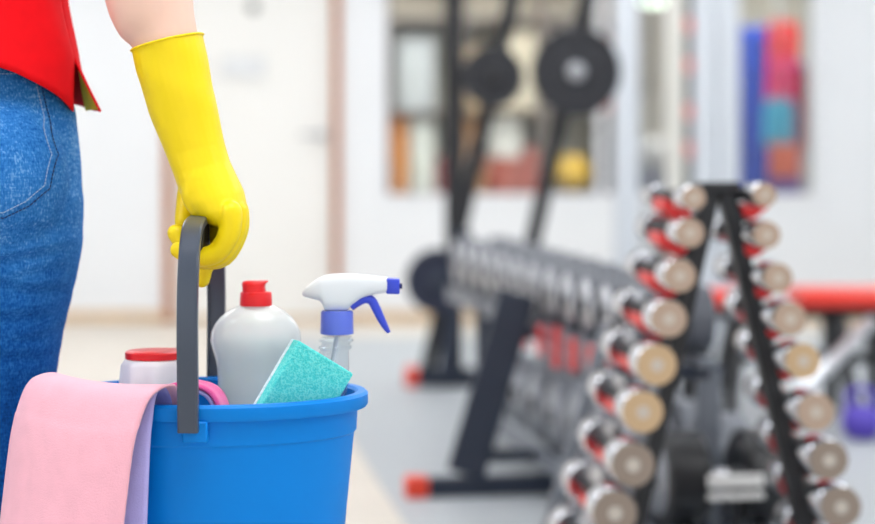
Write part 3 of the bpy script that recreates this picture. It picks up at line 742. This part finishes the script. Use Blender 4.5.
for fn in (Lx, Rx):
    s_ = -1 if fn is Lx else 1
    a = Vector((fn(apx.z), AY, apx.z)); b = Vector((fn(0.03), AY, 0.03)); c = (a+b)/2; tt = (b-a)
    R = Matrix.Rotation(math.atan2(tt.x, -tt.z)*-1, 3, 'Y')
    MB().box(c, (0.028, 0.05, tt.length), R).build('leg', M_blackp, st, bevel=0.004)
    MB().b2((fn(0)-0.03, AY-0.2, 0.004), (fn(0)+0.03, AY+0.2, 0.034)).build('foot', M_blackp, st, bevel=0.004)
MB().b2((apx.x-0.034, AY-0.03, apx.z-0.006), (apx.x+0.034, AY+0.03, apx.z+0.014)).build('top_cap', M_blackp, st, bevel=0.004)
MB().b2((Lx(0.12), AY-0.02, 0.10), (Rx(0.12), AY+0.02, 0.14)).build('cross_bar', M_blackp, st, bevel=0.004)
left = [(692, 198, 14), (688, 233, 17), (678, 276, 19), (667, 319, 21.5), (655, 365, 24), (641, 412, 24.5), (631, 465, 26), (613, 513, 26.5), (600, 566, 29), (589, 618, 29)]
right = [(763, 195, 14), (765, 235, 16), (776, 278, 17.5), (788, 319, 20), (801, 361, 21), (814, 412, 22.5), (827, 460, 23.5), (839, 507, 24.5), (850, 556, 26), (862, 606, 27)]
def dumbbell_mesh():
    return dict(
        handle=MB().lathe([(0.012, -0.07), (0.0145, -0.03), (0.0155, 0), (0.0145, 0.03), (0.012, 0.07)], axis='Y', n=16).mesh('handle'),
        head=MB().lathe([(0.45, -0.42), (0.93, -0.42), (0.98, -0.34), (1.0, -0.25), (1.0, 0.25), (0.98, 0.34), (0.93, 0.42), (0.4, 0.42)], axis='Y', n=28).mesh('head'),
        cap=MB().lathe([(0.93, -0.06), (0.95, -0.03), (0.93, 0.02), (0.5, 0.02)], axis='Y', n=28).mesh('end_cap'),
        hub=MB().lathe([(0.30, -0.03), (0.28, 0.02)], axis='Y', n=18).mesh('hub'))
DM = dumbbell_mesh()
DM['cap2'] = DM['cap'].copy(); DM['cap3'] = DM['cap'].copy()
for key, m in (('handle', mat('black rubber grip', (26, 27, 30), 0.6)), ('head', M_chrome), ('cap', M_cap), ('cap2', M_cap2), ('cap3', M_cap3), ('hub', M_hub)):
    DM[key].materials.append(m); DM[key].polygons.foreach_set('use_smooth', [True]*len(DM[key].polygons)); DM[key].set_sharp_from_angle(angle=math.radians(35))
def part(name, me, parent, loc, scale):
    o = bpy.data.objects.new(name, me); COL.objects.link(o); o.parent = parent; o.location = loc; o.scale = scale; return o
HALF = 0.135
for side, lst, fn in (('left', left, Lx), ('right', right, Rx)):
    for i, (px, py, rp) in enumerate(lst):
        dF = AY-HALF; c = P(px, py, dF); r = 0.9*rp*dF/F
        if c.z-r < 0.045: continue
        grey = i >= 6; tone = 'cap2' if grey else ('cap3' if i < 4 or (side == 'right' and i == 5) else 'cap')
        where = 'topmost' if i == 0 else f'{ORD[i]} from top'
        db = tag(bpy.data.objects.new('dumbbell', None), f'chrome dumbbell with {dict(cap2="taupe", cap3="beige", cap="tan")[tone]} cap, {where}, {side} side of A-frame stand', 'dumbbell', 'chrome dumbbells on the A-frame stand')
        COL.objects.link(db); db.location = (c.x-0.009, AY, c.z-r); db.rotation_euler = (0, 0, math.radians(5))
        ht = r; part('handle', DM['handle'], db, (0, 0.025, ht), (0.85, 1.75, 0.85))
        for s_ in (-1, 1):
            hd_ = part('head', DM['head'], db, (0, -HALF+0.04 if s_ < 0 else HALF+0.025, ht), (r, 0.085, r))
            cp = part('end_cap', DM[tone], hd_, (0, s_*0.46, 0), (1, 1, 1))
            hb_ = part('hub', DM['hub'], hd_, (0, s_*0.50, 0), (1, 1, 1))
        # saddle under the handle, fixed to the leg
        sg = -1 if side == 'left' else 1
        x0 = fn(c.z)+sg*0.016; x1 = c.x+sg*0.026; hzz = c.z-0.021
        MB().b2((min(x0, c.x), AY-0.02, hzz-0.028), (max(x0, c.x), AY+0.02, hzz-0.008)).build('arm', M_blackp, st, bevel=0.002)
        sd = MB(); xs = [c.x-sg*0.014, c.x-sg*0.008, c.x, c.x+sg*0.008, c.x+sg*0.016, x1+sg*0.006]; zs = [0.006, 0.0, -0.002, 0.0, 0.007, 0.02]
        rings = [[(x, AY-0.03, hzz+z), (x-0.008, AY+0.075, hzz+z), (x-0.008, AY+0.075, hzz+z-0.02), (x, AY-0.03, hzz+z-0.02)] for x, z in zip(xs, zs)]
        sd.loft(rings).build('saddle', M_sad, st, bevel=0.002)

# ---------------------------------------------------------------- long two-tier dumbbell rack
M_navy = mat('navy rack paint', (30, 40, 58), 0.45, var=0.05, scale=10)
M_gsteel = mat('grey rack paint', (112, 118, 128), 0.4, 0.3)
M_orange = mat('red orange end cap', (226, 66, 40), 0.5)
M_rub = mat('dark grey dumbbell rubber', (84, 88, 97), 0.4, var=0.06, scale=30)
M_rub2 = mat('black dumbbell rubber', (30, 32, 36), 0.35, var=0.06, scale=30)
M_ring = mat('satin steel disc', (190, 192, 198), 0.28, 0.9)
SLP = -(0.42-0.043)/(6.0-3.65)
def xt(dd): return 0.42+SLP*(dd-3.65)
ax_r = Vector((SLP, 1, 0)).normalized(); pr = Vector((1, -SLP, 0)).normalized(); rotr = math.atan2(pr.y, pr.x)
rk = thing('dumbbell_rack', 'long two-tier dumbbell rack with navy uprights and red capped foot', 'dumbbell rack', (xt(4.6)+0.1, 4.6, 0))
def rp(dd, off, z): return Vector((xt(dd), dd, z))+pr*off
Rm = Matrix.Rotation(rotr, 3, 'Z')
def beam(mb, a, b, w, h):
    a, b = Vector(a), Vector(b); t_ = (b-a).normalized(); up = Vector((0, 0, 1)) if abs(t_.z) < 0.9 else Vector((0, 1, 0))
    s_ = t_.cross(up).normalized(); u_ = s_.cross(t_)
    return mb.loft([[p+s_*i*w/2+u_*j*h/2 for i, j in ((-1, -1), (1, -1), (1, 1), (-1, 1))] for p in (a, b)])
for dd, mm, nm in ((4.58, M_navy, 'upright'), (3.68, M_gsteel, 'upright')):
    b0 = rp(dd, -0.20, 0.06); t0 = rp(dd, -0.06, 0.53)
    w = 0.10 if mm is M_navy else 0.022
    beam(MB(), b0, t0, w, 0.05).build(nm, mm, rk, bevel=0.006)
    fb = MB(); beam(fb, rp(dd, -0.30, 0.029), rp(dd, 0.34, 0.029), 0.05, 0.05); ft = fb.build('foot', M_navy if mm is M_navy else M_gsteel, rk, bevel=0.005)
    for o0, o1 in ((-0.36, -0.30), (0.34, 0.39)):
        cb = MB(); beam(cb, rp(dd, o0, 0.03), rp(dd, o1, 0.03), 0.056, 0.056); cb.build('foot_cap', M_orange, ft, bevel=0.008)
    for z, o1 in ((0.425, 0.19), (0.105, 0.30)):
        beam(MB(), rp(dd, -0.20+0.29*(z-0.06), z), rp(dd, o1, z), 0.04, 0.03).build('tier_bracket', M_navy, rk, bevel=0.003)
    beam(MB(), rp(dd, 0.16, 0.05), rp(dd, 0.16, 0.43), 0.05, 0.04).build('rear_post', mm, rk, bevel=0.004)
beam(MB(), (0.14, 5.35, 0.004), (0.14, 5.35, 0.44), 0.05, 0.05).build('rear_post', M_navy, rk, bevel=0.004)
D0, D1 = 3.42, 5.95
for z in (0.445, 0.125):
    d1 = D1 if z > 0.3 else 5.45; d0 = 3.62 if z > 0.3 else D0
    for o_ in ((0.035, 0.14) if z > 0.3 else (0.05, 0.21)):
        beam(MB(), rp(d0, o_, z), rp(d1, o_, z), 0.035, 0.02).build('rail', M_gsteel, rk, bevel=0.003)
    beam(MB(), rp(d0, -0.015, z-0.012), rp(d1, -0.015, z-0.012), 0.012, 0.05).build('front_strip', M_gsteel, rk, bevel=0.002)
M_tag = mat('red number tag', (214, 44, 48), 0.5)
for i, dd in enumerate(np.linspace(3.78, 5.0, 8)):
    beam(MB(), rp(dd-0.03, -0.024, 0.415), rp(dd+0.03, -0.024, 0.415), 0.006, 0.075 if i % 3 else 0.10).build('weight_tag', M_tag, rk)
def gym_bell(m_head, m_disc):
    L_ = 0.26
    D = dict(handle=MB().lathe([(0.014, 0.08), (0.016, 0.13), (0.014, 0.18)], axis='X', n=14).mesh('handle'),
             head=MB().lathe([(0.5, 0.0), (0.92, 0.0), (1.0, 0.006), (1.0, 0.082), (0.93, 0.09), (0.5, 0.09)], axis='X', n=30).mesh('head'),
             disc=MB().lathe([(0.80, -0.004), (0.82, 0.0), (0.82, 0.002)], axis='X', n=26).mesh('disc'),
             bolt=MB().lathe([(0.2, -0.009), (0.24, 0.0)], axis='X', n=12).mesh('bolt'))
    for key, m in (('handle', M_chrome), ('head', m_head), ('disc', m_disc), ('bolt', M_rub2)):
        D[key].materials.append(m); D[key].polygons.foreach_set('use_smooth', [True]*len(D[key].polygons)); D[key].set_sharp_from_angle(angle=math.radians(40))
    return D
GB1 = gym_bell(M_rub, M_ring); GB2 = gym_bell(M_rub2, mat('grey dumbbell face', (150, 154, 162), 0.35, 0.3)); GB3 = gym_bell(mat('grey dumbbell coat', (128, 132, 140), 0.35, 0.3), mat('grey dumbbell face', (150, 154, 162), 0.35, 0.3))
def place_bell(D, dd, z, r, label, group, sxl=1.0):
    t_ = tag(bpy.data.objects.new('dumbbell', None), label, 'dumbbell', group); COL.objects.link(t_)
    p = rp(dd, 0, z); t_.location = p; t_.rotation_euler = (0, 0, rotr)
    part('handle', D['handle'], t_, (0, 0, r), (sxl, 1, 1))
    for x0, sx in ((0, 1), (0.26*sxl, -1)):
        h_ = part('head', D['head'], t_, (x0, 0, r), (sx*sxl, r, r)); part('disc', D['disc'], h_, (0, 0, 0), (1, 1, 1)); part('bolt', D['bolt'], h_, (-0.004, 0, 0), (1, 1, 1))
    return t_
def row(D, z, d0, d1, r0, r1, tier, kind, cfmt):
    dd = d0; lst = []
    while dd < d1:
        r = r0+(r1-r0)*(dd-d0)/(d1-d0); lst.append((dd, r)); dd += 2.45*r
    for i, (dd, r) in enumerate(lst):
        w_ = 'the nearest one' if i == 0 else ('at the far end' if i == len(lst)-1 else f'{ORD[i]} from the near end' if i < 20 else 'far')
        place_bell(GB3 if D is GB2 and i > 0 else D, dd, z, r, f'{kind if D is GB1 or i == 0 else "large grey round"} dumbbell on {tier} tier of long rack, {w_}', f'dumbbells on the {tier} tier of the long rack', 0.68 if D is GB1 else 1.0)
row(GB1, 0.456, 3.74, 5.95, 0.074, 0.086, 'upper', 'dark grey round', '')
row(GB2, 0.136, 3.52, 5.40, 0.095, 0.088, 'lower', 'large black round', '')
# a white label stuck on the near lower dumbbell side rail
lb = MB(); pc = rp(3.415, 0.13, 0.235)
nl = tag(bpy.data.objects.new('weight_label', None), 'white rectangular label plate fixed at the near end of the long rack', 'label'); COL.objects.link(nl); nl.location = pc+Vector((0, 0, -0.08))
MB().box((0, 0, 0.085), (0.115, 0.004, 0.026), Rm).build('plate', mat('white label', (232, 232, 230), 0.4), nl, bevel=0.001)
MB().box((0, 0, 0.055), (0.115, 0.004, 0.014), Rm).build('plate', MATS['white label'], nl, bevel=0.001)
beam(MB(), (0, 0.012, -0.09), (0, 0.012, 0.10), 0.012, 0.02).build('stem', M_blackp, nl)

# ---------------------------------------------------------------- plate-loaded machine in front of the window
MY = 6.85
mc = thing('lever_machine', 'dark navy lever machine with leaning arms and red capped foot by the window', 'gym machine', (0.2, MY, 0))
def mp(px, py, y=MY): return P(px, py, y)
x0 = mp(454, 0).x
MB().b2((x0-0.035, MY-0.03, 0.03), (x0+0.035, MY+0.05, 2.15)).build('post', M_blackp, mc, bevel=0.006)
for (pa, pb, w) in (((512, 0), (463, 215), 0.055), ((587, 0), (533, 240), 0.06)):
    a = mp(*pa); b = mp(*pb); v = (a-b)
    top = b+v*((2.12-b.z)/v.z); bot = b+v*((0.05-b.z)/v.z)
    beam(MB(), bot, top, 0.06, w).build('lever_arm', M_blackp, mc, bevel=0.006)
    beam(MB(), b+v*0.85, b+v*1.35, 0.065, w*1.6).build('arm_sleeve', M_blackp, mc, bevel=0.01)
xl = mp(418, 0).x
beam(MB(), (xl, MY, 0.04), (0.75, MY, 0.04), 0.08, 0.07).build('base_bar', M_navy, mc, bevel=0.005)
beam(MB(), (xl-0.05, MY, 0.042), (xl, MY, 0.042), 0.09, 0.076).build('foot_cap', M_orange, mc, bevel=0.01)
beam(MB(), (x0, MY, 2.12), (0.85, MY, 2.12), 0.07, 0.07).build('top_bar', M_blackp, mc, bevel=0.005)
beam(MB(), (0.03, MY-0.06, 0.05), (0.10, MY-0.06, 0.62), 0.06, 0.14).build('side_plate', M_navy, mc, bevel=0.01)
def plate(px, py, r, y, label, m, mh):
    p = mp(px, py, y); t_ = thing('weight_plate', label, 'weight plate', (p.x, y, p.z-r), 'weight plates on the lever machine')
    MB().lathe([(0.028, 0.02), (r*0.42, 0.02), (r*0.46, 0.010), (r*0.80, 0.010), (r*0.84, 0.022), (r*0.97, 0.022), (r, 0.014), (r, -0.014), (r*0.97, -0.022), (r*0.84, -0.022), (r*0.80, -0.010), (r*0.46, -0.010), (r*0.42, -0.02), (0.028, -0.02)], p, 'Y', 44).build('plate_disc', m, t_, True, angle=35)
    MB().lathe([(0.026, -0.03), (0.034, -0.025), (0.034, 0.02), (0.026, 0.024)], p, 'Y', 20).build('hub_ring', mh, t_, True)
    MB().lathe([(0.023, 0.13), (0.023, -0.06), (0.019, -0.064)], p, 'Y', 16).build('peg', mh, mc, True)
M_pl = mat('black iron plate', (34, 36, 43), 0.5, var=0.06, scale=12)
plate(493, 77, 0.118, 6.72, 'small black weight plate on the left leaning arm', M_pl, M_blackp)
plate(576, 72, 0.172, 6.72, 'large black weight plate with pale hub on the right leaning arm', M_pl, M_steel)
plate(438, 281, 0.125, 6.72, 'dark navy weight plate low down beside the red foot cap', mat('navy iron plate', (26, 34, 56), 0.5), M_navy)

# ---------------------------------------------------------------- white cable machine in front of the window
KY = 8.7
def kx(px): return P(px, 0, KY).x
cm = thing('cable_machine', 'tall white cable machine with pale columns in front of the window', 'gym machine', (kx(670), KY, 0))
M_kw = mat('pale grey machine paint', (206, 211, 217), 0.35)
M_kg = mat('cream machine paint', (214, 212, 204), 0.4)
for a, b, m, nm in ((614, 639, M_kw, 'column'), (665, 684, M_kg, 'column'), (692, 716, M_kw, 'column'), (717, 738, M_kw, 'column')):
    MB().b2((kx(a), KY-0.05, 0.064), (kx(b), KY+0.05, 2.3)).build(nm, m, cm, bevel=0.02)
MB().b2((kx(611), KY-0.25, 0.004), (kx(741), KY+0.25, 0.064)).build('base', M_kw, cm, bevel=0.01)
MB().b2((kx(612), KY-0.06, 2.3), (kx(740), KY+0.06, 2.4)).build('top_beam', M_kw, cm, bevel=0.01)
dgreen = mat('dark green guide rod', (34, 44, 44), 0.4)
MB().b2((kx(685), KY-0.03, 0.064), (kx(690.5), KY+0.01, 2.3)).build('guide_rod', dgreen, cm)
for py in (26, 66, 112, 150):
    z = P(0, py, KY).z; MB().b2((kx(684), KY-0.045, z-0.035), (kx(691.5), KY+0.02, z+0.035)).build('pin_marker', mat('dull red marker', (206, 84, 78), 0.5), cm, bevel=0.006)
for i in range(9):
    z = 0.075+i*0.042; MB().b2((kx(641), KY-0.06, z), (kx(663), KY+0.06, z+0.036)).build('weight_stack_plate', M_blackp, cm, bevel=0.004)
for px in (646, 658): MB().lathe([(0.008, 0.45), (0.008, 2.3)], (kx(px), KY, 0), n=10).build('guide_rod', M_steel, cm, True)

# ---------------------------------------------------------------- red bench on the right
BY = 6.0
def qx(px): return P(px, 0, BY).x
bn = thing('weight_bench', 'red padded bench on black legs behind the A-frame stand', 'bench', (qx(800), BY, 0))
pad = MB(); pad.b2((qx(792), BY-0.14, 0.385), (qx(905), BY+0.14, 0.445)); pad.build('seat_pad', mat('red vinyl', (232, 58, 44), 0.35), bn, bevel=0.022, seg=4)
MB().b2((qx(684), BY-0.12, 0.385), (qx(748), BY+0.12, 0.44)).build('head_pad', MATS['red vinyl'], bn, bevel=0.02, seg=4)
beam(MB(), (qx(690), BY, 0.365), (qx(900), BY, 0.365), 0.06, 0.04).build('spine', M_blackp, bn, bevel=0.004)
for px in (705, 738, 834, 878):
    for s_ in (-1, 1):
        beam(MB(), (qx(px), BY+s_*0.08, 0.35), (qx(px)+(0.03 if px > 800 else -0.06), BY+s_*0.17, 0.006), 0.045, 0.045).build('leg', M_blackp, bn, bevel=0.004)
beam(MB(), (qx(737), BY-0.12, 0.22), (qx(880), BY-0.12, 0.22), 0.03, 0.04).build('stretcher', M_blackp, bn, bevel=0.003)
a = P(803, 402, 5.55); b = P(866, 352, 5.55)
pb = thing('chrome_bar', 'pale steel bar leaning against the red bench', 'bar', (a.x, 5.55, 0))
beam(MB(), a+(a-b)*((a.z-0.02)/(b.z-a.z)), Vector((b.x, 5.55+0.28, b.z))+Vector((0.10, 0.02, 0.08)), 0.035, 0.035).build('shaft', mat('pale steel', (208, 210, 214), 0.3, 0.7), pb, bevel=0.006)
MB().lathe([(0.024, -0.02), (0.024, 0.02)], a+(a-b)*((a.z-0.024)/(b.z-a.z)), 'X', 14).build('end_sleeve', M_blackp, pb, True)
vb = P(862, 402, 5.5)
KS = 0.72
vt = thing('kettlebell', 'violet blue kettlebell on the grey floor by the red bench', 'kettlebell', (vb.x, 5.5, 0.004))
M_vio = mat('violet vinyl', (84, 66, 178), 0.4)
MB().lathe([(r*KS, 0.004+h*KS) for r, h in ((0.05, 0), (0.075, 0.02), (0.092, 0.07), (0.085, 0.115), (0.055, 0.145), (0.02, 0.152))], (vb.x, 5.5, 0), n=26).build('bell', M_vio, vt, True, angle=60)
MB().tube(spline([(vb.x+a_*KS, 5.5, 0.004+h*KS) for a_, h in ((-0.05, 0.12), (-0.062, 0.17), (-0.04, 0.212), (0.04, 0.212), (0.062, 0.17), (0.05, 0.12))], 5), 0.011, 10).build('handle', M_vio, vt, True)

# ---------------------------------------------------------------- the room behind the glass
SY = 11.6
def sx(px): return P(px, 0, SY).x
def sz(py): return P(0, py, SY).z
shf = thing('storage_shelf', 'dark storage shelf of gym gear behind the window', 'shelf', (sx(500), SY, 0))
M_shelf = mat('dark brown shelf board', (112, 98, 92), 0.6, var=0.1, scale=10)
M_shback = mat('beige shelf back', (208, 196, 180), 0.7, var=0.05, scale=5)
for px in (388, 462, 540, 612): MB().b2((sx(px)-0.02, SY-0.2, 0), (sx(px)+0.02, SY+0.2, 2.35)).build('side_panel', M_shelf, shf)
ZS = [0.40, sz(193), sz(112), sz(20), 2.33]
for z in ZS:
    for a, b in ((388, 462), (462, 540), (540, 612)):
        MB().b2((sx(a)+0.02, SY-0.2, z-0.025), (sx(b)-0.02, SY+0.2, z)).build('shelf_board', M_shelf, shf)
MB().b2((sx(388), SY+0.2, 0), (sx(612), SY+0.21, 2.35)).build('back_panel', M_shback, shf)
def sbox(name, label, cat, px0, px1, py0, zi, rgb, lidrgb=None, z0=None):
    z0 = ZS[zi] if z0 is None else z0; z1 = sz(py0); c = ((sx(px0)+sx(px1))/2, SY-0.02, z0); t_ = thing(name, label, cat, c)
    MB().b2((sx(px0), SY-0.15, z0), (sx(px1), SY+0.1, z1-0.02)).build('box_body', mat(label[:24], rgb, 0.6, var=0.06, scale=12), t_, bevel=0.008)
    MB().b2((sx(px0)-0.006, SY-0.156, z1-0.02), (sx(px1)+0.006, SY+0.106, z1)).build('lid', mat(label[:20]+' lid', lidrgb or rgb, 0.6), t_, bevel=0.005)
def sball(label, px, r, zi, rgb, y=SY-0.03, z0=None):
    z = (ZS[zi] if z0 is None else z0)+r; t_ = thing('exercise_ball', label, 'ball', (sx(px), y, z-r))
    MB().ell((sx(px), y, z), (r, r, r), 28).build('ball_skin', mat(label[:24], rgb, 0.45), t_, True, angle=180)
    MB().lathe([(0.012, -0.004), (0.012, 0.004)], (sx(px), y-r, z), 'Y', 10).build('valve', M_blackp, t_, True)
sbox('storage_box', 'orange storage box on the middle shelf behind the window', 'box', 392, 408, 118, 1, (226, 150, 84))
sbox('storage_box', 'white tall storage box beside the orange one', 'box', 411, 434, 122, 1, (226, 226, 220))
sbox('storage_box', 'dark red low box right of the tall white box', 'box', 436, 459, 158, 1, (136, 46, 52))
sbox('storage_box', 'pale grey box at the upper left of the shelf', 'box', 398, 434, 40, 2, (190, 192, 196))
sbox('storage_box', 'tan carton on the upper shelf behind the slim left post', 'box', 467, 482, 50, 2, (200, 170, 134))
sbox('storage_box', 'tan brown carton behind the small weight plate', 'box', 466, 484, 118, 1, (190, 140, 98))
sbox('storage_box', 'off-white box between the two leaning machine arms', 'box', 490, 520, 112, 1, (216, 212, 208), None, sz(158))
sbox('storage_box', 'brick red wide box under the off-white box', 'box', 487, 521, 158, 1, (170, 84, 70))
sbox('storage_box', 'dull red box low on the shelf right of the small plate', 'box', 523, 537, 148, 1, (186, 92, 80))
sbox('storage_box', 'light beige box high on the shelf between the machine arms', 'box', 500, 536, 32, 2, (206, 192, 172))
sball('pinkish red exercise ball on the shelf above the yellow one', 562, 0.125, 2, (216, 128, 120))
sball('yellow exercise ball on the shelf under the large plate', 572, 0.13, 1, (216, 172, 52))
sbox('storage_box', 'dark grey box beside the yellow ball on the shelf', 'box', 594, 609, 140, 1, (92, 90, 98))
sbox('storage_box', 'pale pink box on the upper shelf beside the white column', 'box', 590, 609, 40, 2, (206, 120, 116))
# cabinet behind the cable machine
cb_ = thing('locker', 'dark grey locker between the two pale machine columns', 'locker', (sx(652), SY, 0))
MB().b2((sx(636), SY-0.2, 0), (sx(668), SY+0.2, sz(168))).build('body', mat('charcoal locker', (74, 76, 88), 0.5), cb_, bevel=0.006)
MB().b2((sx(638), SY-0.212, 0.05), (sx(666), SY-0.2, sz(171))).build('door', mat('locker door', (84, 84, 104), 0.45), cb_, bevel=0.004)
sball('pale grey ball on top of the dark locker', 653, 0.105, 0, (196, 192, 192), SY-0.05, sz(168))
ck = thing('wall_cabinet', 'brown grey wall cabinet on the far wall behind the machine columns', 'cabinet', (sx(655), 12.9, 1.45))
MB().b2((sx(636), 12.8, 1.42), (sx(676), 13.05, 2.1)).build('body', mat('taupe cabinet', (150, 138, 124), 0.55), ck, bevel=0.006)
for a, b in ((637, 655), (656, 675)): MB().b2((sx(a), 12.785, 1.44), (sx(b), 12.8, 2.08)).build('door', mat('taupe cabinet door', (160, 148, 134), 0.55), ck, bevel=0.004)
# clothes rail with bright garments
RY = 10.9
def gx(px): return P(px, 0, RY).x
def gz(py): return P(0, py, RY).z
rl = thing('clothes_rail', 'steel clothes rail with bright garments behind the window', 'clothes rail', (gx(772), RY, 0))
ztop = 1.98
MB().tube([(gx(738), RY, ztop), (gx(808), RY, ztop)], 0.014, 10).build('rail', M_steel, rl, True)
for px in (738, 808):
    MB().lathe([(0.014, 0.03), (0.014, ztop)], (gx(px), RY, 0), n=10).build('post', M_steel, rl, True)
    MB().b2((gx(px)-0.02, RY-0.25, 0), (gx(px)+0.02, RY+0.25, 0.03)).build('foot', M_steel, rl, bevel=0.004)
def garment(name, label, cat, px0, px1, py0, py1, rgb, dy, ph):
    xa, xb, zt, zb2 = gx(px0), gx(px1), gz(py0), gz(py1)
    t_ = thing(name, label, cat, ((xa+xb)/2, RY+dy, zb2)); V = []; f = []; nw, nh = 26, 16
    for i in range(nw+1):
        u = i/nw
        for j in range(nh+1):
            v = j/nh; sh = 1-0.35*max(0, 1-v*5)**2 if cat == 'shirt' else 1
            x = (xa+xb)/2+(u-0.5)*(xb-xa)*sh; y = RY+dy+0.018*math.sin(u*14+ph)*(0.3+0.7*v)
            V.append((x, y, zt+(zb2-zt)*v))
    for i in range(nw):
        for j in range(nh):
            a = i*(nh+1)+j; f.append((a, a+1, a+nh+2, a+nh+1))
    o = MB().add(V, f).build('fabric', mat(label[:22], rgb, 0.9, var=0.05, scale=20), t_, True, angle=180)
    s_ = o.modifiers.new('solid', 'SOLIDIFY'); s_.thickness = 0.012
    xm = (xa+xb)/2
    MB().tube(spline([(xm, RY+dy, zt-0.01), (xm, RY+dy*0.7, (zt+ztop)/2), (xm, RY, ztop+0.018)], 4), 0.004, 6).build('hanger_hook', M_steel, t_, True)
garment('towel', 'royal blue long towel at the left end of the clothes rail', 'towel', 740, 768, 26, 205, (8, 62, 176), 0.03, 0)
garment('shirt', 'red shirt at the top of the clothes rail', 'shirt', 766, 797, 22, 62, (216, 20, 30), -0.05, 1)
garment('shirt', 'magenta pink shirt hanging under the red one', 'shirt', 764, 792, 58, 104, (208, 8, 96), -0.10, 2)
garment('shirt', 'turquoise shirt hanging under the magenta one', 'shirt', 760, 790, 100, 146, (62, 156, 190), -0.15, 3)
garment('towel', 'salmon orange towel at the bottom of the garment row', 'towel', 763, 792, 144, 178, (200, 104, 84), -0.20, 4)
garment('towel', 'dark crimson towel at the right end of the clothes rail', 'towel', 793, 807, 66, 150, (150, 36, 62), 0.06, 5)
garment('towel', 'dull purple long towel behind the other garments', 'towel', 766, 806, 60, 215, (98, 84, 160), 0.12, 6)

# pendant lamps in the room behind the glass
for px, where in ((471, 'slim left post'), (655, 'machine columns')):
    c = P(px, -1, 12.3)
    t_ = thing('pendant_lamp', f'round pale pendant lamp behind the {where}', 'lamp', (c.x, c.y, c.z-0.05))
    MB().lathe([(0.05, 0.10), (0.10, 0.07), (0.135, 0.0), (0.13, -0.005)], c, n=28).build('shade', M_pale, t_, True)
    MB().ell((c.x, c.y, c.z), (0.12, 0.12, 0.05), 24).build('bulb_globe', emit('pendant glow', (240, 255, 235), 3.0), t_, True)
    MB().tube([(c.x, c.y, c.z+0.09), (c.x, c.y, 2.9)], 0.006, 8).build('cord', M_blackp, t_, True)
